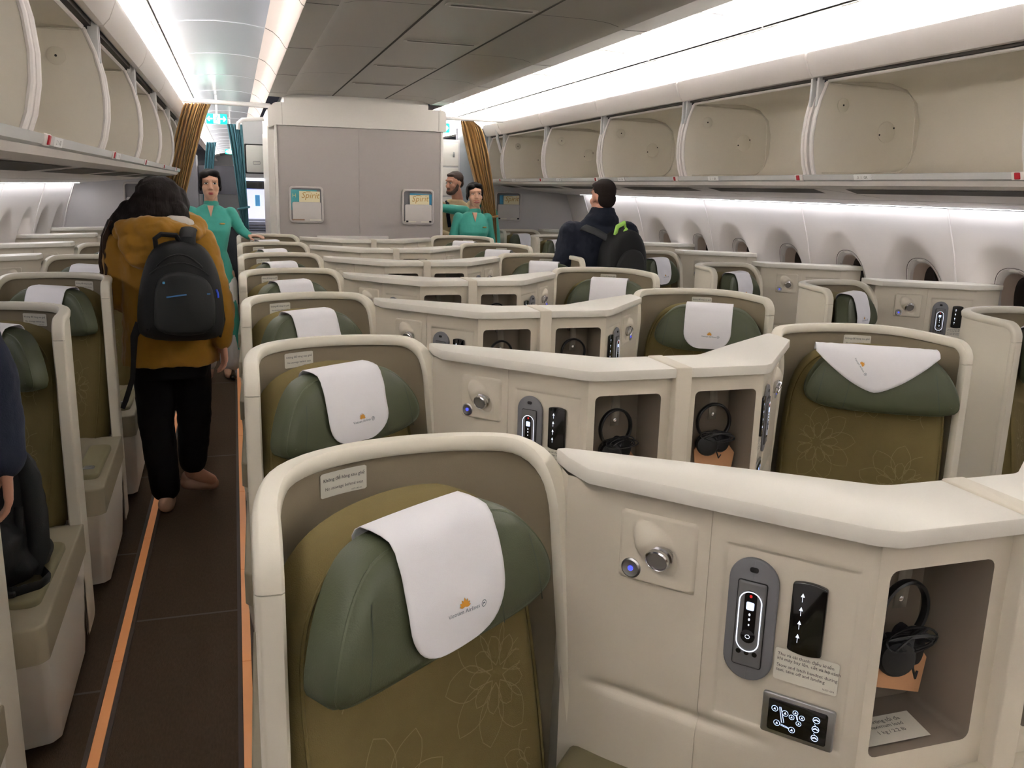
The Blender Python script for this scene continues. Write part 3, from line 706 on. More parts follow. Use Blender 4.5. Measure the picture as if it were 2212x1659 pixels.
def half_console(m, t, org):
    """one half of the centre console: wing beside the seat, niche facing forward"""
    et = V(math.cos(TH), math.sin(TH)); en = V(et[1], -et[0]); o2 = V(-.575, 1.30)
    W = lambda a, z, d: V(m*(o2[0]+et[0]*a+en[0]*d), o2[1]+et[1]*a+en[1]*d, z)
    wing_grid(t, org, W, .487)
    fittings(t, org, m, W)
    fz = Fr((0, 0, 0), (m, 0, 0), (0, 1, 0), (0, 0, 1))
    top = [(-.572, 1.31), (-.562, 1.243), (-.275, .910), (-.245, .892), (-.0225, .892), (-.0225, 1.062), (-.135, 1.062), (-.30, 1.185), (-.555, 1.365), (-.572, 1.365)]
    top = round_corners(top, [0, .0, .06, .03, 0, 0, .05, .1, 0, 0], 5)
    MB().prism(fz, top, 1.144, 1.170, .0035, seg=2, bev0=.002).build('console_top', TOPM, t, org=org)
    # front with the niche
    yf = .915; b = MB(); q = lambda u, v, z: V(m*u, v, z)
    ucl, ucr, zl, zh = -.236, -.050, .802, 1.100
    uL, uR = -.268, -.0225
    ol = [(uL+.012, .30), (uR, .30), (uR, 1.142), (uL+.012, 1.142)]
    hole = rrect(ucr-ucl, zh-zl, .014, 4, (ucl+ucr)/2, (zl+zh)/2)
    # ring between the hole and the outer rectangle
    out = []
    for x, z in hole:
        ex = uR if x > (ucl+ucr)/2 else uL+.012; ez = 1.142 if z > (zl+zh)/2 else .30
        out.append((x, z))
    n = len(hole); cx, cz = (ucl+ucr)/2, (zl+zh)/2
    def outer(i):
        k = i//5
        return [(uR, 1.142), (uL+.012, 1.142), (uL+.012, .30), (uR, .30)][k]
    vv = [q(x, yf, z) for x, z in hole]+[q(*[(p[0]), yf, p[1]]) for p in [(uR, 1.142), (uL+.012, 1.142), (uL+.012, .30), (uR, .30)]]
    ff = []
    for i in range(n):
        j = (i+1) % n
        if i//5 == j//5: ff.append([i, j, n+i//5])
        else: ff.append([i, j, n+j//5, n+i//5])
    b.add(vv, ff)
    # rounded vertical corner between wing and front
    ce = W(.487, 0, 0); cpts = [V(m*ce[0], ce[1]), V(-.252, .917), V(uL+.012, yf)]
    b.grid(lambda k, z: q(cpts[k][0], cpts[k][1], z), [0, 1, 2], [.30, 1.142])
    # back of the console
    bk = [(-.0225, 1.05), (-.135, 1.05), (-.30, 1.17), (-.57, 1.355), (-.575, 1.30)]
    b.grid(lambda k, z: q(bk[k][0], bk[k][1], z), [0, 1, 2, 3, 4], [.30, 1.142])
    b.add([q(uR, yf, .30), q(uR, 1.05, .30), q(uR, 1.05, 1.142), q(uR, yf, 1.142)], [[0, 1, 2, 3]])
    b.build('front_panel', CREAM2, t, org=org, fix=False, angle=30)
    ni = MB(); yb = yf+.122
    R_ = [[q(x, yf, z) for x, z in hole], [q(x, yf+.012, z) for x, z in offset_poly(ccw(hole), .001)], [q(x, yb, z) for x, z in offset_poly(ccw(hole), .006)]]
    if len(R_[0]) == len(R_[1]): ni.rings(R_, 0, False, True)
    no = ni.build('niche', TAUPE, t, org=org, fix=False, angle=50)
    MB().add([q(ucl+.01, yf+.012, zl+.009), q(ucr-.06, yf+.012, zl+.009), q(ucr-.05, yf+.075, zl+.009), q(ucl+.02, yf+.075, zl+.009)], [[0, 1, 2, 3]]).build('niche_label', STICK, no, org=org, fix=False)
    tf = Fr(q((ucl+ucr)/2-.02, yf+.042, zl+.0098), V(1, 0, 0), V(0, 1, 0), V(0, 0, 1)); tx = MB()
    for s_, yy in (('T\u1ea3i tr\u1ecdng t\u1ed1i \u0111a', .016), ('Maximum load', .004), ('1 kg / 2.2 lb', -.010)): put_text(tx, tf, s_, .011, 0, yy, 0)
    tx.build('lettering', INK, no, org=org, fix=False, flat=True)
    # strap and hook for the headphones
    uc = -.148
    MB().box((m*uc-.008, yb-.024, 1.072), (m*uc+.008, yb-.006, 1.094), .002).build('hook', CHROME, no, org=org)
    sp = MB(); pts = [(yb-.010, 1.092), (yb-.035, 1.093), (yb-.05, 1.085), (yb-.056, 1.06), (yb-.054, 1.03), (yb-.052, 1.0)]
    sp.grid(lambda s_, p: q(uc+s_*.012, p[0], p[1]), [-1, 1], pts); so = sp.build('strap', mat('taupe_strap', (120, 112, 100), .6), no, org=org, fix=False)
    md = so.modifiers.new('thick', 'SOLIDIFY'); md.thickness = .002
    MB().lathe(Fr(q(uc, yb-.0545, 1.016), (1, 0, 0), (0, 0, 1), (0, -1, 0)), [(.005, 0), (.005, .002), (.003, .003), (.0003, .003)], 14).build('snap', CHROME, no, org=org)
    # armrest pad at the foot of the wing
    fw = Fr(W(0, 0, 0), W(1, 0, 0)-W(0, 0, 0), W(0, 0, 1)-W(0, 0, 0), V(0, 0, 1))
    MB().prism(fw, round_corners([(.02, -.03), (.40, -.03), (.40, .10), (.09, .115), (.03, .07)], [.0, .02, .05, .05, .04], 5), .555, .640, .018).build('armrest_pad', PADM, t, org=org)
def build_center_console():
    org = V(0, .95, 0); t = thing('centre_console', tuple(org), 'x', 'console', 'centre consoles')
    half_console(1, t, org); half_console(-1, t, org)
    MB().box((-.0225, .888, .30), (.0225, 1.064, 1.172), .004).build('divider_strip', CREAM2, t, org=org)
    MB().prism(Fr((0, 0, 0), (1, 0, 0), (0, 1, 0), (0, 0, 1)), round_corners([(-.32, .62), (.32, .62), (.255, .925), (-.255, .925)], .03, 4), .715, .757, .008, bev0=.008).build('front_shelf', CREAM2, t, org=org)
    MB().box((-.24, .70, .03), (.24, .92, .72), .02).build('pedestal', BASEW, t, org=org)
    return t
TK = math.radians(-31)
def build_side_console(m):
    """console between a window seat and the side wall (m=1 right wall, -1 left wall)"""
    org = V(m*-.35, 1.2, 0); t = thing('side_console', tuple(org), 'x', 'console', 'side consoles')
    et = V(math.cos(TK), math.sin(TK)); en = V(et[1], -et[0]); o2 = V(-.575, 1.325)
    W = lambda a, z, d: V(m*(o2[0]+et[0]*a+en[0]*d), o2[1]+et[1]*a+en[1]*d, z+.022)
    wing_grid(t, org, W, .487)
    fittings(t, org, m, W, True)
    e = W(.487, 0, 0); ex, ey = m*e[0], e[1]
    fz = Fr((0, 0, 0), (m, 0, 0), (0, 1, 0), (0, 0, 1))
    fx, fy = ex+.14, ey-.012
    q = lambda u, v, z: V(m*u, v, z)
    MB().grid(lambda p, z: q(p[0], p[1], z), [(ex, ey), (ex+.02, ey-.006), (fx, fy), (fx, fy+.14), (ex, ey+.16), (-.56, 1.46)], [.10, 1.164]).build('front_panel', CREAM2, t, org=org, fix=False, angle=25)
    top = [(-.570, 1.335), (-.562, 1.290), (ex-.012, ey-.018), (fx+.006, fy-.016), (fx+.006, fy+.13), (ex-.02, ey+.15), (-.55, 1.47), (-.57, 1.42)]
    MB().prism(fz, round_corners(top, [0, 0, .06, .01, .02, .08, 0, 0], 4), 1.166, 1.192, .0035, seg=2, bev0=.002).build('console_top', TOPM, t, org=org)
    return t
# ------------------------------------------------------------------ lay the cabin out
AX, AY = -1.618, .88        # module axis and first row of the left window seats
KX, KY = 3.775, 1.385       # the same for the right window seats
protoL, protoR = build_seat(1), build_seat(-1)
used = set()
def put(proto, loc, label, group):
    k = proto.name
    if k not in used:
        used.add(k); proto.location = loc; proto['label'] = label; proto['group'] = group; return proto
    return place_copy(proto, loc, label, group)
def at(x, y, m): b = Side(m).B; return (x+b[0], y+b[1], 0)
O7 = ['first row from camera', 'second row from camera', 'third row from camera', 'fourth row from camera', 'fifth row from camera', 'sixth row from camera', 'last row by rear wall']
for r in range(7):
    y = r*PITCH
    put(protoL, at(XC, y, 1), 'olive cream-shelled seat, left one of the centre pair, %s' % O7[r], 'left seats of the centre pairs')
    if r > 0: put(protoR, at(XC, y, -1), 'olive cream-shelled seat, right one of the centre pair, %s' % O7[r], 'right seats of the centre pairs')
    put(protoR, at(AX, AY+y, -1), 'olive cream-shelled seat by the left windows, %s' % O7[r], 'seats along the left wall')
    put(protoL, at(KX, KY+y, 1), 'olive cream-shelled seat by the right windows, %s' % O7[r], 'seats along the right wall')
cc = build_center_console(); sr = build_side_console(1); sl = build_side_console(-1)
for r in range(7):
    y = r*PITCH
    l = (XC, .95+y, 0); lab = 'cream console with two headphone niches between the centre seats, %s' % O7[r]
    if r == 0: cc.location = l; cc['label'] = lab; cc['group'] = 'centre consoles'
    else: place_copy(cc, l, lab, 'centre consoles')
    for p, x, y0, m, nm in ((sr, KX, KY, 1, 'right'), (sl, AX, AY, -1, 'left')):
        l = (x+m*-.35, y0+1.2+y, 0); lab = 'cream ledge console between window seat and %s wall, %s' % (nm, O7[r])
        if r == 0: p.location = l; p['label'] = lab; p['group'] = 'consoles along the %s wall' % nm
        else: place_copy(p, l, lab, 'consoles along the %s wall' % nm)
def cover_at(m, x, y, style, seed, label, group):
    c = build_cover(m, style, seed); o = Vector(c.location); c.location = o+Vector((x, y, 0)); c['label'] = label; c['group'] = group; return c
for r in range(7):
    y = r*PITCH
    cover_at(1, XC, y, ['plain', 'plain', 'plain', 'short', 'plain', 'plain', 'plain'][r], r, 'white linen cover on the headrest of the left centre seat, %s' % O7[r], 'covers on the left centre seats')
    if r > 0: cover_at(-1, XC, y, ['', 'bandana', 'plain', 'plain', 'skew', 'plain', 'short'][r], 20+r, ('white linen cover slipped sideways into a triangle on the right centre seat, second row' if r == 1 else 'white linen cover on the headrest of the right centre seat, %s' % O7[r]), 'covers on the right centre seats')
    cover_at(1, KX, KY+y, 'skewr' if r % 2 else 'plain', 40+r, 'white linen cover on the headrest of the right window seat, %s' % O7[r], 'covers on the right window seats')
    cover_at(-1, AX, AY+y, 'short' if r % 2 else 'plain', 60+r, 'white linen cover on the headrest of the left window seat, %s' % O7[r], 'covers on the left window seats')
# ------------------------------------------------------------------ headphones in the niches
def headphones(x, y, m, lab, turn=0.0):
    o = V(x, y, 1.02); t = thing('headphones', tuple(o), lab, 'headphones', 'headphones hanging in the console niches')
    ca, sa = math.cos(turn), math.sin(turn)
    R = lambda dx, dy, dz: V(x+dx*ca-dy*sa, y+dx*sa+dy*ca, 1.0+dz)
    band = [R(.048*math.sin(a), 0, .050*math.cos(a)-.004) for a in np.linspace(-2.25, 2.25, 34)]
    MB().tube(band, .0042, 8, flat=1.8).build('headband', BLACKP, t, org=o)
    for s_, zz in ((-1, -.066), (1, -.060)):
        c = R(s_*.022, -.012+.004*s_, zz); ax = unit(R(s_*.35, -.9, .1)-R(0, 0, 0)); b1 = unit(np.cross(ax, V(0, 0, 1))); fr = Fr(c, b1, np.cross(b1, ax), ax)
        e = MB().lathe(fr, [(.010, -.014), (.026, -.012), (.030, -.004), (.030, .003), (.026, .009), (.012, .011), (.0003, .010)], 22).build('earcup', BLACKP, t, org=o)
        MB().lathe(fr, [(.020, -.012), (.029, -.016), (.031, -.022), (.026, -.027), (.016, -.024)], 22).build('ear_cushion', mat('black_foam', (24, 22, 24), .9), e, org=o)
    rnd = random.Random(int(x*100+y*10)); c = MB()
    for k in range(7):
        a0 = rnd.uniform(0, 6.28); rr = rnd.uniform(.014, .024); tilt = rnd.uniform(-.25, .25)
        c.tube([R(.006+rr*2.1*math.cos(a), -.018+.012*math.sin(a+a0), -.042+rr*.55*math.sin(a)+tilt*rr*math.cos(a)) for a in np.linspace(0, 6.283, 22)[:-1]], .0019, 5, closed=True)
    c.tube([R(.005, -.025, -.05), R(.0, -.03, -.08), R(.008, -.03, -.10), R(.016, -.026, -.092)], .002, 5)
    c.build('cable', mat('black_cable', (18, 17, 18), .5), t, org=o)
    kp = [(-.020, -.052), (.040, -.056), (.074, -.098), (.066, -.158), (-.045, -.122), (-.05, -.085)]
    kb = MB(); kb.rings([[R(a*1.0, .006+d, b) for a, b in kp] for d in (0, .003)]); kb.build('kraft_tag', KRAFT, t, org=o)
for r, m in ((0, 1), (0, -1), (1, 1), (1, -1), (2, 1), (2, -1), (3, 1), (3, -1)):
    sn = 'left' if m > 0 else 'right'
    headphones(XC+m*-.148, .915+.122-.062+r*PITCH, m, 'black headphones with kraft tag in the %s niche of the %s console' % (sn, ['nearest', 'second', 'third', 'fourth'][r]), .12*m+.05*r)
# ------------------------------------------------------------------ monument at the rear of the centre block
MONP = mat('monument_laminate', (170, 163, 160), 0.55, bump=0.12, bscale=900); MONT = mat('monument_trim', (224, 220, 215), 0.45); SEAMG = mat('panel_seam', (166, 160, 156), .7)
mb = MB(); mb.box((.372, 8.12, 0), (1.845, 9.6, 2.108)); mb.box((1.085, 8.1175, .4), (1.088, 8.121, 2.107), mi=1)
struct(mb, 'wall_back', [MONP, SEAMG])
mb = MB(); P = round_corners([(.305, 2.08), (.372, 2.11), (1.845, 2.11), (1.885, 2.112), (1.885, 2.298), (.365, 2.298), (.305, 2.24)], [.01, 0, 0, .01, .045, .06, .04], 5)
mb.prism(Fr((0, 8.095, 0), (1, 0, 0), (0, 0, 1), (0, 1, 0)), P, 0, 1.5, 0)
for x in (.425, 1.815): mb.box((x-.0015, 8.0938, 2.113), (x+.0015, 8.096, 2.296), mi=1)
mb.box((.445, 8.125, 2.29), (1.722, 9.5, 2.40))
struct(mb, 'wall_back_soffit', [MONT, SEAMG])
mb = MB()
for x in (.366, 1.849): mb.box((x-.012, 8.108, 0), (x+.012, 8.16, 2.11), .004)
mb.box((.700, 8.085, 1.118), (1.345, 8.121, 1.160), .003); struct(mb, 'trim_1', [MONT])
mb = MB(); mb.box((.30, 8.16, 0), (.372, 9.6, 2.10)); struct(mb, 'wall_back_left', MONT)
# ------------------------------------------------------------------ literature pockets with magazines
POCK = mat('pocket_plastic', (203, 197, 194), 0.45); POCKD = mat('pocket_well', (120, 118, 122), .7)
MAGB = mat('magazine_blue', (34, 128, 172), .4, var=.25, vscale=9); MAGC = mat('magazine_cream', (232, 222, 186), .45); MAGG = mat('magazine_gold', (186, 142, 62), .5); MAGT = mat('magazine_teal', (72, 160, 170), .4, var=.3, vscale=12)
def pocket(x, y, z, lab, items, lights=True, mag_shift=0.0):
    o = (x, y, z); t = thing('literature_pocket', o, lab, 'literature pocket'); f = Fr((x, y, z), (1, 0, 0), (0, 0, 1), (0, -1, 0))
    W_, H_ = .300, .322
    fr = MB(); out = rrect(W_, H_, .032, 5); inn = rrect(W_-.034, H_-.034, .022, 5)
    fr.rings([[f.p(a, b, 0) for a, b in out], [f.p(a, b, .014) for a, b in out], [f.p(a, b, .020) for a, b in offset_poly(out, .006)], [f.p(a, b, .018) for a, b in inn], [f.p(a, b, .003) for a, b in inn]], 0, False, False)
    fr.build('frame', POCK, t, org=o)
    MB().prism(f, inn, 0, .004).build('well', POCKD, t, org=o)
    MB().prism(f.at(.002, -.062), rrect(W_-.048, .172, .016, 4), .016, .030, .006).build('flap', POCK, t, org=o)
    g = MB(); g.prism(f.at(-.075, -.132), rrect(.11, .012, .005, 3), .029, .0315); g.build('brown_slot', mat('brown_slot', (142, 112, 88), .6) if items == 2 else STICK, t, org=o)
    MB().prism(f.at(.075, -.133), rrect(.10, .010, .002, 2), .029, .0315).build('white_slot', STICK, t, org=o)
    if items != 2:
        b = MB()
        for dx in (-.105, .112): b.prism(f.at(dx, -.130), rrect(.022, .016, .004, 2), .029, .0325)
        b.build('black_catch', BLACKP, t, org=o)
    return f
def magazine(f, x, z, wd, ht, d, mats_, lab, title=None, rot=0.0, side=None):
    ca, sa = math.cos(rot), math.sin(rot); g = Fr(f.p(x, z, d), f.a*ca+f.b*sa, -f.a*sa+f.b*ca, f.d)
    o = g.p(0, 0); t = thing('magazine', tuple(o), lab, 'magazine', 'magazines in the wall pockets')
    MB().prism(g, rrect(wd, ht, .002, 1), 0, .004).build('cover', mats_, t, org=o)
    if title:
        tx = MB(); put_text(tx, g, title, .074, .004, ht/2-.060, .0046, shear=.25); tx.build('title', MAGG, t, org=o, fix=False, flat=True)
        MB().prism(g, [(-.03, ht/2-.008), (.01, ht/2-.008), (.01, ht/2-.004), (-.03, ht/2-.004)], .004, .0044).build('top_line', MAGG, t, org=o)
    if side:
        tx = MB(); put_text(tx, g, side, .05, -wd/2+.028, ht/2-.068, .0046); tx.build('title', mat('pale_gold', (206, 206, 150), .5), t, org=o, fix=False, flat=True)
px = [(.613, 'left pocket on the rear wall of the centre block', 2), (1.625, 'right pocket on the rear wall of the centre block', 3)]
f = pocket(px[0][0], 8.118, 1.432, 'grey literature pocket with two magazines, left one on the rear centre wall', 2)
magazine(f, -.02, .040, .225, .180, .006, MAGT, 'teal and blue magazine behind the cream one, left pocket on the rear wall', side='H')
magazine(f, .028, .028, .182, .180, .011, MAGC, 'cream magazine with gold title in the left pocket on the rear wall', 'Spirit', -.02)
f = pocket(1.625, 8.118, 1.428, 'grey literature pocket with black catches, right one on the rear centre wall', 3)
magazine(f, .025, .028, .205, .186, .006, MAGB, 'blue magazine behind the cream one, right pocket on the rear wall', rot=-.03)
magazine(f, .015, .022, .182, .180, .011, MAGC, 'cream magazine with gold title in the right pocket on the rear wall', 'Spirit', .03)
# rear partitions behind the window seats
PARTM = mat('partition_laminate', (198, 194, 194), 0.55, bump=0.1, bscale=800)
mb = MB(); mb.prism(Fr((0, 9.36, 0), (1, 0, 0), (0, 0, 1), (0, 1, 0)), [(2.69, 0), (3.52, 0), (3.69, .5), (3.74, .9), (3.70, 1.2), (3.6, 1.60), (3.3, 1.66), (3.27, 2.17), (2.72, 2.17)], 0, .05); struct(mb, 'wall_back_right_partition', PARTM)
mb = MB(); mb.prism(Fr((0, 8.92, 0), (-1, 0, 0), (0, 0, 1), (0, 1, 0)), [(.52, 0), (1.35, 0), (1.5, .5), (1.55, .9), (1.51, 1.2), (1.41, 1.60), (1.1, 1.66), (1.07, 2.17), (.54, 2.17)], 0, .05); struct(mb, 'wall_back_left_partition', PARTM)
f = pocket(2.885, 9.358, 1.425, 'shaded literature pocket on the right partition beside the tan curtain', 3)
magazine(f, .0, .030, .20, .186, .006, MAGB, 'blue magazine behind the cream one, pocket on the right partition', rot=.02)
magazine(f, .035, .028, .182, .182, .011, MAGC, 'cream magazine with gold title in the pocket on the right partition', 'Spirit', .02)
f = pocket(-.83, 8.918, 1.43, 'pale literature pocket on the left partition, half hidden by the dark-haired woman', 3)
# ------------------------------------------------------------------ rear galley and aisle ends
GALW = mat('galley_wall', (206, 204, 206), .5)
mb = MB()
mb.box((-1.6, 29.9, 0), (3.8, 30, 2.6)); struct(mb, 'wall_back_far', mat('far_wall', (190, 190, 194), .6))
mb = MB(); mb.box((-1.6, 9.6, 0), (-.95, 30, 2.0)); struct(mb, 'wall_left_rear', GALW)
mb = MB(); mb.box((2.95, 9.45, 0), (3.8, 30, 2.2)); struct(mb, 'wall_right_rear', GALW)
mb = MB(); mb.box((.352, 9.62, 0), (1.85, 30, 2.35)); struct(mb, 'wall_back_galley', GALW)
# galley cabinet seen down the left aisle
t = thing('galley_cabinet', (.25, 9.75, 0), 'steel galley cabinet with lit work bay at the end of the left aisle', 'galley'); o = (.25, 9.75, 0)
MB().box((.10, 9.72, 0), (.345, 10.4, 1.10)).box((.10, 9.72, 1.66), (.345, 10.4, 2.24)).box((.10, 10.3, 1.1), (.345, 10.4, 1.7)).box((.10, 9.72, 1.1), (.122, 10.3, 1.7)).build('carcass', mat('galley_grey', (190, 190, 194), .45), t, org=o)
MB().prism(Fr((.225, 9.718, 1.855), (1, 0, 0), (0, 0, 1), (0, -1, 0)), rrect(.21, .30, .01, 2), 0, .012).build('door_surround', BLACKP, t, org=o)
dd = MB().prism(Fr((.228, 9.706, 1.855), (1, 0, 0), (0, 0, 1), (0, -1, 0)), rrect(.185, .275, .012, 3), 0, .012, .004).build('container_door', mat('container_white', (214, 212, 208), .4), t, org=o)
MB().tube([(.205, 9.690, 1.80), (.27, 9.690, 1.80), (.275, 9.690, 1.815), (.27, 9.690, 1.83), (.205, 9.690, 1.83), (.20, 9.690, 1.815)], .003, 6, closed=True).build('handle', STEEL, dd, org=o)
MB().box((.125, 10.26, 1.22), (.345, 10.28, 1.54)).build('work_light_panel', mat('galley_light', (240, 240, 255), .5, emit=(225, 225, 245), estr=.35), t, org=o)
MB().box((.22, 10.24, 1.36), (.27, 10.257, 1.48)).build('blue_note', mat('blue_note', (120, 195, 240), .6, emit=(100, 180, 230), estr=.15), t, org=o)  # the paper's weak emission stands in for light from the panel behind
MB().box((.125, 9.80, 1.635), (.335, 9.83, 1.66)).build('strip_light', mat('galley_strip', (255, 255, 255), .5, emit=(245, 245, 255), estr=4.0), t, org=o)
MB().lathe(Fr((.165, 10.25, 1.585), (1, 0, 0), (0, 0, 1), (0, -1, 0)), [(.018, 0), (.022, .004), (.018, .008), (.014, .004)], 18).build('blue_indicator', mat('blue_ring', (30, 90, 255), .4, emit=(40, 110, 255), estr=5.0), t, org=o)
for k in range(3): MB().box((.135, 9.9, 1.12+.035*k), (.335, 10.2, 1.128+.035*k), .002).build('rack', STEEL, t, org=o)
mb2 = MB().box((.122, 9.95, 1.55), (.34, 10.2, 1.63)).build('oven_front', BLACKG, t, org=o)
t = thing('galley_trolley', (-.28, 12.2, 0), 'dark galley trolley and rack at the far end of the left aisle', 'galley trolley'); o = (-.28, 12.2, 0)
MB().box((-.72, 12.2, 0), (-.45, 12.8, 1.95)).build('left_tower', mat('tower_grey', (150, 150, 156), .5), t, org=o)
MB().box((-.44, 12.3, .0), (.06, 12.9, 1.04)).build('body', mat('trolley_dark', (52, 54, 60), .5), t, org=o)
MB().box((-.44, 12.5, 1.45), (.06, 12.9, 1.82)).build('upper_box', mat('upper_dark', (80, 80, 88), .5), t, org=o)
for k in range(3):
    MB().lathe(Fr((-.30+.13*k, 12.45, 1.04), (1, 0, 0), (0, 1, 0), (0, 0, 1)), [(.03, 0), (.035, .12), (.02, .17), (.02, .2), (.0003, .2)], 14).build('flask', CHROME, t, org=o)
# small cabinet seen behind the right aisle
t = thing('stowage_cabinet', (2.05, 10.2, 0), 'white stowage cabinet with stacked doors behind the bearded man', 'cabinet'); o = (2.05, 10.2, 0)
MB().box((2.10, 10.2, 0), (2.54, 10.9, 2.16)).build('body', GALW, t, org=o)
for k, (z0, z1) in enumerate(((1.86, 2.12), (1.52, 1.84), (1.1, 1.5), (.3, 1.08))):
    d = MB().box((2.12, 10.185, z0), (2.52, 10.202, z1), .004).build('door', MONT, t, org=o)
    MB().box((2.455, 10.175, (z0+z1)/2-.03), (2.475, 10.187, (z0+z1)/2+.03), .003).build('handle', STEEL, d, org=o)
mb = MB(); mb.box((2.54, 10.3, 0), (2.96, 10.4, 2.3)); struct(mb, 'wall_right_cross', mat('blue_grey_wall', (168, 174, 182), .55))
# ------------------------------------------------------------------ exit signs
EXG = mat('exit_green', (0, 150, 120), .5, emit=(0, 158, 128), estr=1.0); EXW = mat('exit_white', (240, 255, 250), .5, emit=(235, 255, 248), estr=1.3)
def exit_sign(x, y, z, wd, ht, lab, man=True, hang=.18):
    o = (x, y, z); t = thing('exit_sign', o, lab, 'exit sign'); f = Fr((x, y, z), (1, 0, 0), (0, 0, 1), (0, -1, 0))
    MB().prism(f, rrect(wd, ht, .012, 3), -.02, .004, .002).build('face', EXG, t, org=o)
    MB().box((x-.01, y, z+ht/2), (x+.01, y+.015, z+ht/2+hang)).build('hanger', MONT, t, org=o)
    g = MB()
    def arrow(cx, s_): g.stroke(f, [(cx-s_*.026, 0), (cx+s_*.016, 0)], .012, .0046); g.stroke(f, [(cx+s_*.002, .022), (cx+s_*.022, 0), (cx+s_*.002, -.022)], .011, .0046)
    if man:
        g.prism(f, rrect(.062, ht*.92, .004, 2), .0035, .0044); arrow(wd/2-.038, 1); arrow(-wd/2+.034, -1)
    else: arrow(wd/2-.04, 1)
    g.build('pictogram', EXW, t, org=o, fix=False)
    if man:
        k = MB(); k.prism(f.at(.006, .026), ellipse(.007, .007, 10), .0044, .005)
        for p in ([(.002, .016), (-.004, -.006)], [(-.004, -.006), (.010, -.016), (.006, -.034)], [(-.004, -.006), (-.016, -.014), (-.024, -.012)], [(.002, .014), (.014, .004), (.018, .008)], [(.000, .014), (-.012, .008), (-.012, -.002)]): k.stroke(f, p, .007, .0049)
        k.build('running_figure', EXG, t, org=o, fix=False)
exit_sign(-.135, 9.5, 2.225, .20, .098, 'green exit sign with running figure, hanging above the left aisle by the tan curtain')
exit_sign(-.02, 13.2, 2.03, .15, .07, 'small glowing exit sign far down the left aisle', hang=.40)
exit_sign(2.15, 9.5, 2.24, .20, .098, 'green exit sign with white arrow above the right aisle', False)
# ------------------------------------------------------------------ curtains and rails
RAIL = mat('rail_white', (226, 224, 224), .4)
t = tag(MB().tube([(-.44, 8.22, 2.285), (-.40, 8.22, 2.285), (.33, 8.22, 2.272), (.35, 8.22, 2.25)], .020, 10).build('curtain_rail', RAIL), 'white curtain rail across the left aisle, in front of the exit sign', 'curtain rail')
t = tag(MB().tube([(1.90, 8.6, 2.27), (2.0, 8.6, 2.272), (2.62, 8.6, 2.272)], .018, 10).build('curtain_rail', RAIL), 'white curtain rail across the right aisle above the tan curtain', 'curtain rail')
t = tag(MB().tube([(.06, 8.9, 2.10), (.065, 8.9, 2.16), (.10, 8.9, 2.19), (.30, 8.9, 2.205)], .018, 10).build('curtain_rail', RAIL), 'short white rail bracket holding the teal curtain in the left aisle', 'curtain rail')
def curtain(name, m_, tops, ties, bots, ztop_, ztie, zbot, y, folds, lab, amp=.022, tie=True, tmat=None, zbulge=0.0):
    o = ((tops[0]+tops[1])/2, y, zbot); t = thing(name, o, lab, 'curtain')
    def fn(k, q):
        # q 0 top .. 1 bottom
        z = ztop_+(zbot-ztop_)*q; qt = (ztop_-ztie)/(ztop_-zbot)
        if q < qt:
            e = q/qt; e2 = e**(.85 if zbulge == 0 else 1.2); x0 = tops[0]+(ties[0]-tops[0])*e2; x1 = tops[1]+(ties[1]-tops[1])*e**(.85-zbulge)
        else:
            e = (q-qt)/(1-qt); e = 1-(1-e)**2; x0 = ties[0]+(bots[0]-ties[0])*e; x1 = ties[1]+(bots[1]-ties[1])*e
        tight = 1-.45*math.exp(-((q-qt)/.05)**2)
        a = amp*tight*math.sin(2*math.pi*folds*k+1.2*math.sin(q*4+k*9))+amp*.35*math.sin(2*math.pi*folds*2.3*k+2)
        return V(x0+(x1-x0)*k+.25*a*math.cos(7*k), y+a*1.0, z)
    c = MB().grid(fn, list(np.linspace(0, 1, folds*10+1)), list(np.linspace(0, 1, 44))).build('drape', m_, t, org=o, fix=False, angle=180)
    md = c.modifiers.new('thick', 'SOLIDIFY'); md.thickness = .003
    if tie:
        zc_ = ztie; cx = (ties[0]+ties[1])/2; hw = (ties[1]-ties[0])/2+.012
        MB().tube([(cx+hw*math.cos(a), y+.045*math.sin(a), zc_+.012*math.cos(a)) for a in np.linspace(0, 6.283, 28)[:-1]], .012, 8, closed=True).build('tieback', tmat or m_, t, org=o)
    return t
TAN = mat('tan_curtain', (170, 132, 78), .75, sheen=.3, bump=.25, bscale=300, var=.06, vscale=20, spec=.3); TEALC = mat('teal_curtain', (74, 124, 138), .8, bump=.25, bscale=300, var=.06, vscale=20)
curtain('aisle_curtain', TAN, (-.375, -.165), (-.66, -.47), (-.66, -.48), 2.262, 1.20, .10, 8.24, 9, 'tan curtain swept aside at the left aisle, above the dark-haired woman', .030)
curtain('aisle_curtain', TAN, (2.150, 2.285), (2.415, 2.535), (2.40, 2.57), 2.255, 1.33, .10, 8.62, 7, 'tan curtain tied back beside the right partition', .026, zbulge=.42)
curtain('aisle_curtain', TEALC, (-.045, .10), (.045, .125), (.03, .14), 2.17, 1.36, .01, 9.3, 6, 'long teal curtain tied beside the galley cabinet in the left aisle', .02)
curtain('aisle_curtain', TEALC, (-.285, -.175), (-.35, -.25), (-.36, -.26), 2.06, 1.45, .01, 11.0, 5, 'short teal curtain farther down the left aisle', .016, tie=False)
for s_, y in ((1, 8.9), (-1, 8.62)):
    P = [(sx(s_, 2.60), y, 2.27), (sx(s_, 2.615), y, 2.12), (sx(s_, 2.66), y, 1.98)]
    t = tag(MB().tube(P, .016, 8, flat=1.6).build('curtain_bracket', LIPM), 'grey curtain bracket at the end of the %s lockers' % run(s_), 'bracket')
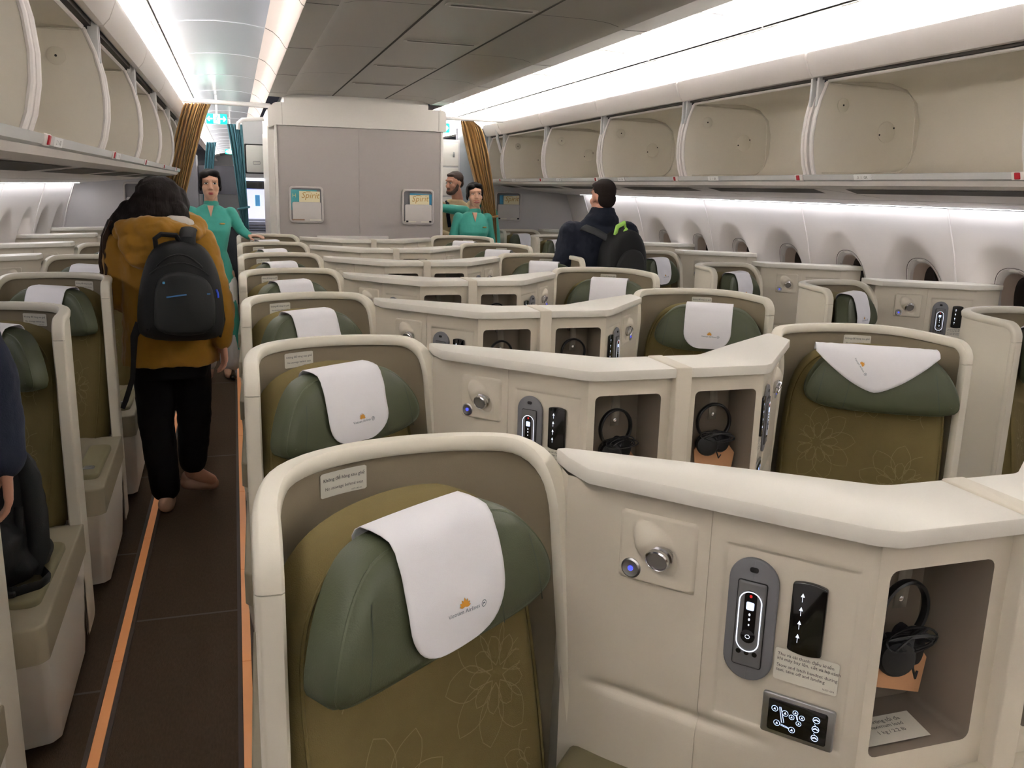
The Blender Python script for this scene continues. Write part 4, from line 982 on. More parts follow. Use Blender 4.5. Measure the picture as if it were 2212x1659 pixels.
# ------------------------------------------------------------------ people
SKIN = mat('skin_light', (214, 168, 142), .5, var=.05, vscale=30); SKIN2 = mat('skin_rosy', (205, 152, 128), .5, var=.06, vscale=30)
HAIRB = mat('hair_black', (17, 14, 15), .5, spec=.25, bump=.8, bscale=160, stretch=(1, 1, .12)); HAIRD = mat('hair_dark_brown', (27, 20, 18), .6, spec=.15, bump=.9, bscale=160, var=.25, vscale=30, stretch=(1, 1, .12)); HAIRS = mat('hair_brown_strands', (58, 43, 34), .65, spec=.15, bump=.9, bscale=160, stretch=(1, 1, .1))
BEARD = mat('beard_brown', (62, 44, 36), .7, bump=.6, bscale=300)
MUST = mat('mustard_jacket', (152, 110, 36), .9, bump=.35, bscale=120, var=.08, vscale=10, sheen=.2, spec=.2)
BLACKC = mat('black_trousers', (12, 12, 14), .9, bump=.3, bscale=200, spec=.2); GREYK = mat('grey_knit', (196, 190, 184), .9)
SUEDE = mat('beige_suede', (190, 152, 132), .85); AODAI = mat('turquoise_dress', (66, 172, 156), .62, bump=.25, bscale=420, sheen=.2); SILK = mat('white_silk', (235, 233, 232), .5)
NAVY = mat('navy_jacket', (22, 27, 42), .75, bump=.4, bscale=60, spec=.3); SWEAT = mat('cream_sweater', (196, 176, 138), .85, bump=.5, bscale=200)
NYLON = mat('black_nylon', (13, 13, 15), .65, bump=.4, bscale=500, spec=.4); NYLON2 = mat('dark_grey_nylon', (20, 21, 22), .65, bump=.3, bscale=500)
LIPSM = mat('lips_red', (168, 62, 66), .4); LIPSN = mat('lips_natural', (172, 104, 96), .5); EYEW = mat('eye_white', (226, 222, 218), .3); EYED = mat('eye_dark', (26, 18, 16), .2); TEETH = mat('teeth', (238, 234, 226), .3)
def clouds(sz):
    t = bpy.data.textures.get('folds%d' % int(sz*1000)) or bpy.data.textures.new('folds%d' % int(sz*1000), 'CLOUDS'); t.noise_scale = sz; t.noise_depth = 2; return t
def blob(name, mb, m, parent, org, vox=.008, sm=5, disp=0.0, dsz=.08, angle=180):
    me = bpy.data.meshes.new(name); me.from_pydata([tuple(np.asarray(q)-np.asarray(org, float)) for q in mb.v], [], mb.f)
    b = bmesh.new(); b.from_mesh(me); bmesh.ops.recalc_face_normals(b, faces=b.faces); b.to_mesh(me); b.free()
    ob = bpy.data.objects.new('tmp', me); COL.objects.link(ob)
    r = ob.modifiers.new('r', 'REMESH'); r.mode = 'VOXEL'; r.voxel_size = vox
    if sm: s_ = ob.modifiers.new('s', 'SMOOTH'); s_.iterations = sm; s_.factor = .5
    if disp: d = ob.modifiers.new('d', 'DISPLACE'); d.texture = clouds(dsz); d.strength = disp; d.mid_level = .5; d.texture_coords = 'LOCAL'
    dg = bpy.context.evaluated_depsgraph_get(); nm = bpy.data.meshes.new_from_object(ob.evaluated_get(dg))
    bpy.data.objects.remove(ob); bpy.data.meshes.remove(me)
    nm.name = name; nm.materials.clear(); nm.materials.append(m); nm.polygons.foreach_set('use_smooth', [True]*len(nm.polygons)); nm.polygons.foreach_set('material_index', [0]*len(nm.polygons))
    o = bpy.data.objects.new(name, nm); COL.objects.link(o); o.parent = parent; return o
class Head:
    def __init__(s, c, f, tilt=0.0, sc=1.0, roll=0.0):
        s.c = np.asarray(c, float); f = unit([f[0], f[1], 0]); rt = V(f[1], -f[0], 0)
        y = f*math.cos(tilt)+V(0, 0, 1)*math.sin(tilt); z = np.cross(rt, y); s.R = np.stack([rt, y, z], 1)
        if roll: q = np.array([[math.cos(roll), 0, math.sin(roll)], [0, 1, 0], [-math.sin(roll), 0, math.cos(roll)]]); s.R = s.R@q
        s.k = sc
    def p(s, x, y, z): return s.c+s.R@(V(x, y, z)*s.k)
    def e(s, mb, c, r): mb.ell(s.p(*c), V(*r)*s.k, 18, rot=s.R)
    def cp(s, mb, a, ra, b, rb): mb.cap(s.p(*a), ra*s.k, s.p(*b), rb*s.k)
    def skull(s, mb, male=False):
        s.e(mb, (0, -.014, .028), (.074, .093, .087)); s.e(mb, (0, .022, -.032), (.059, .064, .078)); s.e(mb, (0, .058, -.093), (.026, .022, .020) if not male else (.032, .024, .022))
        s.e(mb, (0, .050, -.060), (.046 if not male else .052, .040, .040))
        s.cp(mb, (0, .083, .016), .0085, (0, .100, -.024), .0115); s.e(mb, (-.010, .092, -.029), (.008, .009, .007)); s.e(mb, (.010, .092, -.029), (.008, .009, .007))
        for q in (-1, 1):
            s.e(mb, (q*.036, .055, -.024), (.026, .026, .026)); s.e(mb, (q*.073, -.008, -.008), (.009, .020, .031))
        s.e(mb, (0, .068, .036), (.054, .020, .016))
        s.cp(mb, (0, -.022, -.075), .048 if not male else .056, (0, -.034, -.170), .052 if not male else .062)
    def face(s, parent, org, lips, smile=0.0, brow=HAIRB, eyes=1.0):
        for q in (-1, 1):
            w, d, b = MB(), MB(), MB()
            s.e(w, (q*.031, .0755, .010), (.0145, .0075, .0062*eyes)); s.e(d, (q*.031, .0805, .010), (.0065, .0045, .0060*eyes))
            b.tube([s.p(q*(.014+.008*k), .0835-.0035*k-.001*k*k, .0285+.0040*math.sin(math.pi*(k+.6)/5.2)) for k in range(5)], [.0028*s.k, .0032*s.k, .003*s.k, .0024*s.k, .001*s.k], 6)
            L_ = MB(); L_.tube([s.p(q*(.018+.0055*k), .0845-.0022*k*k*.6, .0150+.0012*math.sin(k/4*3.14)*2) for k in range(6)], .0014*s.k, 5); L_.build('eyelashes', HAIRB, parent, org=org)
            eo = w.build('eye', EYEW, parent, org=org); d.build('iris', EYED, eo, org=org); b.build('eyebrow', brow, parent, org=org)
        l = MB(); W_ = .024+.013*smile; lift = .011*smile
        for k, (z0, r) in enumerate(((-.0582+.003*smile, .0038), (-.0658-.005*smile, .0048))):
            l.tube([s.p(W_*u, .0905-.020*u*u, z0+(lift*u*u)+(.0015*(abs(u)-.3) if k == 0 else .003*u*u)) for u in np.linspace(-1, 1, 9)], [s.k*r*max(.25, 1-abs(u)**2.2) for u in np.linspace(-1, 1, 9)], 8)
        l.build('lips', lips, parent, org=org)
        if smile > .5: 
            t_ = MB(); t_.tube([s.p(W_*.68*u, .0862-.012*u*u, -.0628+lift*u*u) for u in np.linspace(-1, 1, 7)], .0036*s.k, 6); t_.build('teeth', TEETH, parent, org=org)
def hand(mb, w, dirn, side, nrm, size=1.0, curl=.5):
    """palm and five curled fingers; w wrist, dirn towards fingertips, side towards the thumb, nrm out of the palm"""
    w = np.asarray(w, float); d = unit(dirn); s_ = unit(np.asarray(side, float)-d*(np.asarray(side, float)@d)); n = unit(nrm)
    k = size
    for q in (-1, -.33, .33, 1): mb.cap(w+d*.012*k+s_*q*.018*k, .014*k, w+d*.088*k+s_*q*.030*k, .0115*k, 10)
    for q, L in ((1, .066), (.34, .075), (-.34, .070), (-1, .054)):
        b = w+d*.090*k+s_*q*.030*k; a = 0; p = b; dd = d
        for j, (l, r) in enumerate(((.45, .0092), (.32, .0084), (.23, .0075))):
            a += curl*(.55 if j == 0 else .75); dd = d*math.cos(a)+n*math.sin(a); p2 = p+dd*L*l*k; mb.cap(p, r*k, p2, r*.92*k, 10); p = p2
    b = w+d*.028*k+s_*.026*k+n*.006*k; t1 = unit(d*.62+s_*.62+n*.35); p1 = b+t1*.044*k; t2 = unit(d*.85+s_*.15+n*.45*(.4+curl)); mb.cap(b, .0125*k, p1, .0105*k, 10); mb.cap(p1, .0102*k, p1+t2*.034*k, .0085*k, 10)
def loft(mb, secs, n=28, pw=2.3):           # stacked super-ellipse sections: (cx, cy, z, rx, ry)
    R = []
    for cx, cy, z, rx, ry in secs:
        R.append([V(cx+rx*math.copysign(abs(math.cos(a))**(2/pw), math.cos(a)), cy+ry*math.copysign(abs(math.sin(a))**(2/pw), math.sin(a)), z) for a in np.linspace(0, 2*math.pi, n+1)[:-1]])
    mb.rings(R)
def chain(mb, pts, rs):
    for i in range(len(pts)-1): mb.cap(pts[i], rs[i], pts[i+1], rs[i+1])
# --- woman in the mustard jacket, walking away up the left aisle
o = V(-.34, 4.38, 0); t = thing('person', tuple(o), 'woman with long dark hair and mustard jacket walking away up the left aisle', 'person')
hd = Head((-.325, 4.37, 1.515), (.25, 1), -.08)
b = MB(); hd.skull(b); loft(b, [(-.325, 4.35, .80, .15, .10), (-.325, 4.35, 1.0, .14, .10), (-.33, 4.34, 1.25, .16, .10), (-.33, 4.34, 1.38, .11, .07)])
chain(b, [(-.16, 4.33, 1.32), (-.080, 4.29, 1.08), (-.078, 4.27, .870)], [.045, .036, .026]); chain(b, [(-.50, 4.34, 1.32), (-.535, 4.38, 1.07), (-.45, 4.60, 1.00)], [.045, .036, .026])
hand(b, (-.078, 4.268, .872), (.02, -.03, -1), (-.25, .95, 0), (-.85, -.3, 0), .95, .5); hand(b, (-.45, 4.60, 1.0), (.4, .9, -.05), (0, 0, 1), (1, 0, 0), .92, .6)
chain(b, [(-.40, 4.36, .82), (-.405, 4.40, .46), (-.387, 4.405, .09), (-.386, 4.50, .05)], [.08, .055, .04, .03]); chain(b, [(-.235, 4.36, .82), (-.235, 4.49, .47), (-.268, 4.585, .14), (-.18, 4.64, .07)], [.08, .055, .04, .03])
blob('body', b, SKIN2, t, o, .006, 3)
j = MB(); loft(j, [(-.318, 4.345, .768, .212, .150), (-.318, 4.345, .80, .216, .152), (-.318, 4.345, .93, .205, .145), (-.322, 4.345, 1.08, .193, .138), (-.328, 4.34, 1.22, .200, .140), (-.332, 4.335, 1.31, .196, .128), (-.334, 4.33, 1.37, .150, .105), (-.334, 4.33, 1.42, .09, .085)])
chain(j, [(-.165, 4.33, 1.325), (-.092, 4.29, 1.08), (-.080, 4.275, .885)], [.078, .066, .052]); chain(j, [(-.500, 4.335, 1.325), (-.528, 4.37, 1.08), (-.46, 4.56, 1.005)], [.080, .066, .05])
blob('jacket', j, MUST, t, o, .008, 5, .026, .085)
h = MB(); h.tube([(-.335+.155*math.cos(a), 4.315+.105*math.sin(a), 1.405-.03*math.sin(a)*-1-.02*math.cos(a*2)) for a in np.linspace(0, 6.283, 30)[:-1]], [.052+.012*math.sin(3*a) for a in np.linspace(0, 6.283, 30)[:-1]], 12, closed=True)
h.ell((-.355, 4.225, 1.335), (.150, .065, .085)); h.ell((-.37, 4.205, 1.275), (.105, .045, .06)); h.ell((-.43, 4.24, 1.40), (.09, .06, .05)); blob('hood', h, MUST, t, o, .008, 4, .034, .07)
k = MB(); k.ell((-.275, 4.285, 1.425), (.085, .06, .045)); k.ell((-.22, 4.31, 1.405), (.05, .05, .04)); blob('knit_collar', k, GREYK, t, o, .007, 3, .008, .05)
h = MB(); h.ell((-.330, 4.352, 1.540), (.104, .120, .096)); h.ell((-.352, 4.315, 1.475), (.124, .092, .095)); h.ell((-.385, 4.30, 1.435), (.118, .075, .060)); h.cap((-.45, 4.32, 1.47), .055, (-.52, 4.31, 1.40), .04); h.ell((-.262, 4.315, 1.455), (.062, .07, .075)); h.ell((-.25, 4.38, 1.50), (.05, .08, .09))
blob('hair', h, HAIRD, t, o, .007, 4, .014, .05)
h = MB()
rnd = random.Random(3)
for q in range(26):
    x0 = -.49-rnd.uniform(0, .05); y0 = 4.31+rnd.uniform(-.03, .06); L = rnd.uniform(.22, .40)
    h.tube([(x0, y0, 1.43), (x0-.035, y0+.01, 1.36), (x0-.048+rnd.uniform(-.012, .012), y0+.02, 1.43-L*.6), (x0-.045+rnd.uniform(-.02, .02), y0+.02, 1.43-L)], [.010, .009, .006, .001], 5)
h.build('loose_strands', HAIRS, t, org=o)
l = MB(); loft(l, [(-.318, 4.352, .70, .155, .115), (-.318, 4.352, .80, .180, .128), (-.318, 4.352, .90, .17, .12)]); chain(l, [(-.398, 4.362, .80), (-.408, 4.40, .46), (-.388, 4.402, .125)], [.103, .083, .070]); chain(l, [(-.240, 4.365, .80), (-.238, 4.485, .47), (-.262, 4.575, .205)], [.103, .082, .070])
blob('trousers', l, BLACKC, t, o, .008, 4, .012, .08)
for pts, rs in (([(-.386, 4.375, .045), (-.386, 4.45, .038), (-.384, 4.53, .030)], [.040, .040, .034]), ([(-.292, 4.610, .075), (-.245, 4.630, .062), (-.175, 4.655, .045)], [.040, .040, .034])):
    s_ = MB(); chain(s_, pts, rs); s_.ell(np.array(pts[0])+V(0, 0, .03), (.034, .036, .035)); so = blob('shoe', s_, SUEDE, t, o, .005, 3)
# her backpack
o = V(-.245, 4.14, 1.10); t = thing('backpack', tuple(o), 'black backpack with a blue zip on the back of the mustard jacket', 'backpack')
fr = Fr((-.248, 4.150, 1.115), unit((1, .05, -.04)), unit((.04, 0, 1)), (0.03, -1, 0))
P = chaikin([(-.165, -.205), (.165, -.205), (.190, -.12), (.170, .08), (.115, .205), (.04, .238), (-.06, .235), (-.125, .19), (-.165, .06), (-.185, -.12)], 2)
fb = lambda x, y: .085+.03*math.cos(x*7)*math.cos(y*4)-.02*max(0, y)+.006*math.sin(x*31+y*12)
MB().puff(fr, P, .19, fb, .055).build('main_body', NYLON, t, org=o, fix=False)
pk = chaikin([(-.105, -.17), (.135, -.17), (.150, -.05), (.128, .075), (.03, .115), (-.06, .105), (-.098, .06), (-.108, -.05)], 2)
po = MB().puff(fr, pk, .03, lambda x, y: fb(x, y)+.020, .018).build('front_pocket', NYLON2, t, org=o, fix=False)
fz_ = lambda x, y: fr.p(x, y, fb(x, y)+.0215)
z = MB(); z.stroke(fr, [(-.055, .000), (.02, .014), (.125, .018)], .006, fn=fz_); z.build('blue_zip', mat('blue_zip', (60, 110, 170), .5), po, org=o, fix=False)
for yy, w_ in ((.150, .098), (.185, .075)):
    MB().tube([fr.p(w_*1.25*u, yy-.055*u*u, fb(w_*1.25*u, yy-.055*u*u)+.001) for u in np.linspace(-1, 1, 13)], .0035, 6).build('seam_piping', NYLON2, t, org=o)
z = MB(); z.prism(fr.at(-.065, .062, fb(-.065, .062)+.020), rrect(.010, .010, .002, 2), 0, .003); z.build('badge', mat('blue_badge', (70, 140, 185), .4), po, org=o)
MB().tube([fr.p(.150, .035, .10), fr.p(.156, .02, .104), fr.p(.158, .0, .10)], .005, 6).build('zip_pull', mat('blue_pull', (40, 80, 220), .4), t, org=o)
MB().tube([fr.p(-.095, .19, .03), fr.p(-.10, .245, .05), fr.p(-.075, .265, .05), fr.p(-.015, .262, .04), fr.p(.0, .235, .03)], .011, 8, flat=1.5).build('grab_handle', NYLON, t, org=o)
MB().tube([fr.p(.035, .17, .05), fr.p(.03, .25, .035), fr.p(.035, .285, -.03), fr.p(.045, .28, -.11)], [.034, .036, .036, .03], 10, flat=.45, up=(1, 0, 0)).build('shoulder_strap', NYLON, t, org=o)
MB().tube([fr.p(-.17, -.13, .03), fr.p(-.195, -.19, .03), (-.462, 4.14, .82), (-.470, 4.13, .74), (-.505, 4.13, .64), (-.520, 4.13, .605)], [.02, .016, .011, .011, .011, .010], 8, flat=.5, up=(1, 0, 0)).build('loose_strap', NYLON, t, org=o)
MB().tube([fr.p(.165, -.19, .0), fr.p(.185, -.12, -.06), fr.p(.16, .05, -.10)], .012, 8, flat=.6).build('side_strap', NYLON, t, org=o)
# --- attendants in turquoise
def attendant(o, lab, C, f, arms, smile, sc=1.0, tilt=0.0, sh=1.41, full=True, roll=0.0):
    o = np.asarray(o, float); t = thing('person', tuple(o), lab, 'person'); hd = Head(C, f, tilt, sc, roll)
    x, y = o[0], o[1]; fx, fy = unit(f); Z = sh/1.41
    b = MB(); hd.skull(b); loft(b, [(x, y, .85*Z, .14, .095), (x, y, 1.05*Z, .10, .08), (x, y, 1.25*Z, .135, .09), (x, y, 1.36*Z, .13, .07), (x, y, 1.42*Z, .06, .05)])
    for pts, hk in arms:
        chain(b, pts, [.04, .032, .024])
        if hk: hand(b, *hk)
    for q in (-1, 1): chain(b, [(x+q*.08, y, .86*Z), (x+q*.08, y+.01, .46*Z), (x+q*.075, y+.02, .07), (x+q*.075, y+.09*fy, .04)], [.085, .058, .038, .03])
    blob('body', b, SKIN, t, o, .006, 3)
    hd.face(t, o, LIPSM, smile, HAIRB, .55 if smile > .5 else 1.0)
    h = MB(); hd.e(h, (0, -.026, .042), (.080, .094, .084)); hd.e(h, (0, -.085, .015), (.050, .045, .050))
    hd.e(h, (-.020, .026, .082), (.052, .052, .032)); hd.e(h, (.034, .030, .074), (.044, .048, .030))
    for q in (-1, 1): hd.e(h, (q*.067, .016, .026), (.013, .038, .050)); hd.e(h, (q*.071, -.008, -.010), (.012, .026, .040))
    hd.e(h, (0, -.070, .088), (.046, .042, .034))
    blob('hair', h, HAIRB, t, o, .005, 3)
    d = MB(); bu = .022
    loft(d, [(x, y, .24, .195, .07), (x, y, .30, .195, .075), (x, y, .60*Z, .175, .105), (x, y, .84*Z, .160, .122), (x, y, .95*Z, .140, .112), (x, y, 1.06*Z, .108, .094), (x, y+fy*.012, 1.16*Z, .128, .108), (x, y+fy*bu, 1.23*Z, .145, .120), (x, y+fy*.012, 1.31*Z, .156, .100), (x, y, 1.37*Z, .150, .076), (x, y, 1.405*Z, .105, .062), (x, y, 1.43*Z, .062, .055)])
    for q in (-1, 1): d.ell((x+q*.062, y+fy*.075, 1.225*Z), (.058, .045, .055))
    for pts, hk in arms: chain(d, [pts[0], pts[1], np.array(pts[2])*.94+np.array(pts[1])*.06], [.054, .043, .033])
    blob('dress', d, AODAI, t, o, .0065, 4, .005, .06)
    n_ = V(C[0], C[1], 0); c0 = hd.p(0, -.03, -.150)
    co = MB(); cz = 1.435*Z
    co.rings([[V(c0[0]+r*math.cos(a), c0[1]+r*.95*math.sin(a), zz+.010*math.sin(a)*-fy*-1) for a in np.linspace(0, 6.283, 25)[:-1]] for r, zz in ((.066, cz-.03), (.060, cz), (.057, cz+.018), (.053, cz+.016), (.052, cz-.02))], 0, False, False)
    co.build('collar', AODAI, t, org=o)
    # V slit showing skin at the throat
    v = MB(); yv = lambda z: y+fy*(.070+.030*(1.42*Z-z)/.1)
    zt, zb = 1.425*Z, 1.335*Z
    v.rings([[V(x+a*fx*0+a, yv(z)+fy*g, z) for a, z in ((-.024, zt), (.024, zt), (.0, zb))] for g in (-.02, .006)]); v.build('throat', SKIN, t, org=o, flat=True)
    bx = x+.085*(1 if fy < 0 else -1)
    MB().ell((bx, y+fy*.128, 1.285*Z), (.022, .006, .007), 12).build('name_badge', mat('gold_badge', (226, 190, 110), .3, metal=.6), t, org=o)
    if full:
        tr = MB()
        for q in (-1, 1): chain(tr, [(x+q*.08, y, .80), (x+q*.09, y+.01, .46), (x+q*.10, y+.01, .14)], [.10, .085, .088])
        blob('silk_trousers', tr, SILK, t, o, .008, 3)
        for q in (-1, 1):
            s_ = MB(); chain(s_, [(x+q*.09, y+.03, .045), (x+q*.092+.012*q, y-.05, .035), (x+q*.095+.02*q, y-.13, .024)], [.034, .034, .026]); blob('shoe', s_, BLACKG, t, o, .005, 2)
    return t
x, y = -.185, 7.55
attendant((x, y, 0), 'flight attendant in turquoise dress facing the camera in the left aisle, lips closed', (-.180, 7.535, 1.586), (.04, -1),
    [([(x-.150, y, 1.365), (x-.215, y+.01, 1.14), (x-.205, y-.06, .93)], ((x-.205, y-.06, .925), (.05, -.2, -1), (.3, -.9, 0), (1, .2, 0), .95, .5)), ([(x+.150, y, 1.365), (x+.222, y+.01, 1.235), (x+.285, y-.05, 1.185)], ((x+.285, y-.05, 1.188), (.8, -.55, .02), (-.4, -.8, 0), (0, 0, -1), .9, .3))], 0.15, 1.06, 0.0)
x, y = 2.205, 8.30
attendant((x, y, 0), 'smiling flight attendant in turquoise dress in the right aisle before the tan curtain', (2.215, 8.28, 1.548), (-.06, -1),
    [([(x-.142, y, 1.33), (x-.205, y+.01, 1.10), (x-.20, y-.06, .90)], ((x-.20, y-.06, .895), (.05, -.2, -1), (.3, -.9, 0), (1, .2, 0), .95, .5)), ([(x+.142, y, 1.33), (x+.195, y+.01, 1.10), (x+.185, y-.08, .90)], ((x+.185, y-.08, .895), (-.05, -.2, -1), (-.3, -.9, 0), (-1, .2, 0), .95, .5))], 1.0, 1.02, .02, 1.37, roll=.05)
x, y = 2.372, 8.72
attendant((x, y, 0), 'flight attendant with outstretched turquoise sleeve, mostly hidden behind the smiling attendant', (2.365, 8.72, 1.555), (-.5, -1),
    [([(x-.145, y, 1.385), (x-.37, y+.0, 1.41), (x-.385, y+.24, 1.42)], ((x-.385, y+.245, 1.42), (0, 1, .05), (0, 0, 1), (1, 0, 0), .95, .2)), ([(x+.150, y, 1.375), (x+.20, y+.01, 1.14), (x+.20, y-.06, .94)], ((x+.20, y-.06, .935), (-.05, -.2, -1), (-.3, -.9, 0), (-1, .2, 0), .95, .5))], 0.0, 1.0, 0.0)
# --- bearded man
x, y = 2.282, 9.36; o = V(x, y, 0); t = thing('person', tuple(o), 'bearded man in a cream sweater standing beside the rear wall, looking left', 'person')
hd = Head((2.265, 9.34, 1.660), (-1, -.55), -.12, 1.02); b = MB(); hd.skull(b, True); loft(b, [(x, y, .85, .15, .10), (x, y, 1.1, .14, .10), (x, y, 1.35, .17, .10), (x, y, 1.46, .07, .06)])
A1 = [(x-.18, y-.02, 1.41), (x-.235, y-.03, 1.14), (x-.10, y-.22, 1.10)]; A2 = [(x+.19, y, 1.41), (x+.24, y, 1.14), (x+.12, y-.18, 1.08)]
chain(b, A1, [.045, .036, .028]); chain(b, A2, [.045, .036, .028]); hand(b, A1[2], (.8, -.4, -.3), (0, 0, 1), (.3, .5, -1), 1, .8); hand(b, A2[2], (-.8, -.3, -.2), (0, 0, 1), (0, .6, -1), 1, .8)
for q in (-1, 1): chain(b, [(x+q*.09, y, .88), (x+q*.09, y, .48), (x+q*.09, y+.02, .08), (x+q*.1, y-.1, .04)], [.09, .06, .042, .032])
blob('body', b, SKIN2, t, o, .007, 3); hd.face(t, o, LIPSN, 0, BEARD)
h = MB(); hd.e(h, (0, -.028, .048), (.079, .094, .080)); hd.e(h, (0, .034, .088), (.054, .036, .022)); hd.e(h, (0, -.070, .0), (.064, .045, .06)); blob('hair', h, BEARD, t, o, .006, 3)
h = MB(); hd.e(h, (0, .056, -.090), (.044, .034, .032)); hd.e(h, (0, .080, -.050), (.030, .016, .008))
for q in (-1, 1): hd.cp(h, (q*.066, .004, -.015), .013, (q*.058, .026, -.060), .021); hd.cp(h, (q*.058, .026, -.060), .021, (q*.034, .056, -.088), .026)
blob('beard', h, BEARD, t, o, .005, 2)
d = MB(); loft(d, [(x, y, .82, .185, .125), (x, y, 1.0, .175, .12), (x, y, 1.25, .195, .125), (x, y, 1.38, .20, .105), (x, y, 1.45, .13, .08), (x, y, 1.49, .075, .07)]); chain(d, [A1[0], A1[1], np.array(A1[2])*.85+np.array(A1[1])*.15], [.075, .058, .046]); chain(d, [A2[0], A2[1], np.array(A2[2])*.85+np.array(A2[1])*.15], [.075, .058, .046]); blob('sweater', d, SWEAT, t, o, .008, 4, .014, .08)
l = MB(); loft(l, [(x, y, .72, .16, .11), (x, y, .84, .175, .12), (x, y, .92, .165, .11)])
for q in (-1, 1): chain(l, [(x+q*.09, y, .80), (x+q*.09, y, .48), (x+q*.09, y+.02, .12)], [.10, .08, .068])
blob('trousers', l, NAVY, t, o, .008, 3)
for q in (-1, 1):
    s_ = MB(); chain(s_, [(x+q*.095, y+.03, .05), (x+q*.10, y-.14, .036)], [.042, .038]); blob('shoe', s_, BLACKP, t, o, .006, 2)
tag(MB().tube([(x-.085, y-.125, 1.20), (x-.11, y-.150, 1.32), (x-.105, y-.120, 1.43), (x-.09, y-.01, 1.47), (x-.09, y+.12, 1.40), (x-.08, y+.16, 1.2), (x-.08, y+.15, 1.0)], .020, 8, flat=.45, up=(1, 0, 0)).build('backpack_strap', NAVY), 'dark navy bag strap over the shoulder of the bearded man', 'strap')
# --- man with the black backpack in the right aisle
x, y = 2.375, 5.57; o = V(x, y, 0); t = thing('person', tuple(o), 'man in navy jacket seen from behind in the right aisle', 'person')
hd = Head((2.392, 5.58, 1.572), (-.12, 1), -.05, 1.02); b = MB(); hd.skull(b, True); loft(b, [(x, y, .82, .15, .10), (x, y, 1.1, .15, .10), (x, y, 1.32, .17, .10), (x, y, 1.42, .08, .07)])
A1 = [(x-.20, y, 1.33), (x-.262, y+.02, 1.07), (x-.20, y+.16, .90)]; A2 = [(x+.205, y, 1.33), (x+.262, y+.02, 1.07), (x+.22, y+.16, .90)]
chain(b, A1, [.045, .036, .028]); chain(b, A2, [.045, .036, .028]); hand(b, A1[2], (.1, .7, -.7), (.5, 0, .5), (1, 0, 0), 1, .5); hand(b, A2[2], (-.1, .7, -.7), (-.5, 0, .5), (-1, 0, 0), 1, .5)
for q in (-1, 1): chain(b, [(x+q*.09, y, .84), (x+q*.09, y, .46), (x+q*.09, y-.02, .08), (x+q*.1, y+.1, .04)], [.09, .06, .042, .032])
blob('body', b, SKIN2, t, o, .007, 3)
h = MB(); hd.e(h, (0, -.026, .044), (.0745, .094, .080)); hd.e(h, (0, -.060, -.010), (.064, .052, .066)); hd.e(h, (0, .03, .082), (.058, .05, .025)); blob('hair', h, mat('hair_short_brown', (34, 26, 23), .7, spec=.15, bump=.8, bscale=300), t, o, .006, 3)
d = MB(); d.ell((x+.012, y-.02, 1.425), (.118, .105, .070)); loft(d, [(x, y, .80, .20, .14), (x, y, .95, .20, .14), (x, y, 1.15, .21, .145), (x, y, 1.28, .22, .135), (x, y, 1.36, .195, .11), (x, y, 1.42, .12, .09), (x+.012, y-.01, 1.465, .088, .085), (x+.014, y-.008, 1.505, .080, .078)])
chain(d, [A1[0], A1[1], np.array(A1[2])*.9+np.array(A1[1])*.1], [.088, .072, .055]); chain(d, [A2[0], A2[1], np.array(A2[2])*.9+np.array(A2[1])*.1], [.088, .072, .055]); blob('jacket', d, NAVY, t, o, .008, 4, .022, .06)
l = MB(); loft(l, [(x, y, .70, .16, .115), (x, y, .82, .18, .125), (x, y, .90, .17, .12)])
for q in (-1, 1): chain(l, [(x+q*.09, y, .78), (x+q*.09, y, .46), (x+q*.09, y-.02, .12)], [.10, .08, .068])
blob('trousers', l, BLACKC, t, o, .008, 3)
for q in (-1, 1):
    s_ = MB(); chain(s_, [(x+q*.095, y-.03, .05), (x+q*.10, y+.14, .036)], [.042, .038]); blob('shoe', s_, BLACKP, t, o, .006, 2)
o = V(2.43, 5.36, 1.2); t = thing('backpack', tuple(o), 'black backpack with lime green handle on the man in the navy jacket', 'backpack')
fr = Fr((2.452, 5.355, 1.185), unit((1, .12, 0)), (0, 0, 1), unit((.12, -1, 0)))
P = chaikin([(-.150, -.22), (.165, -.22), (.175, -.08), (.160, .06), (.10, .165), (.01, .195), (-.08, .17), (-.135, .09), (-.155, -.06)], 2)
fb2 = lambda x_, y_: .075+.03*math.cos(x_*8)*math.cos(y_*4)
MB().puff(fr, P, .16, fb2, .05).build('main_body', NYLON, t, org=o, fix=False)
MB().puff(fr, chaikin([(-.10, -.20), (.13, -.20), (.135, -.06), (.10, .04), (.03, .065), (-.05, .045), (-.10, -.05)], 2), .03, lambda a, c: fb2(a, c)+.022, .02).build('front_pocket', NYLON2, t, org=o, fix=False)
LIME = mat('lime_webbing', (150, 200, 90), .6)
MB().tube([fr.p(-.085, .150, .05), fr.p(-.075, .205, .055), fr.p(-.01, .232, .04), fr.p(.0, .20, .03)], .015, 8, flat=.5).build('lime_handle', LIME, t, org=o)
MB().tube([fr.p(-.055, .135, .065), fr.p(-.035, .165, .072), fr.p(-.005, .195, .06)], .010, 8, flat=.5).build('lime_trim', LIME, t, org=o)
for s_ in (-1, 1): MB().tube([fr.p(s_*.07-.02, .12, -.02), fr.p(s_*.12-.04, .165, -.075), fr.p(s_*.15-.05, .190, -.16), fr.p(s_*.16-.05, .15, -.26)], [.03, .032, .032, .028], 10, flat=.4, up=(1, 0, 0)).build('shoulder_strap', NYLON2, t, org=o)
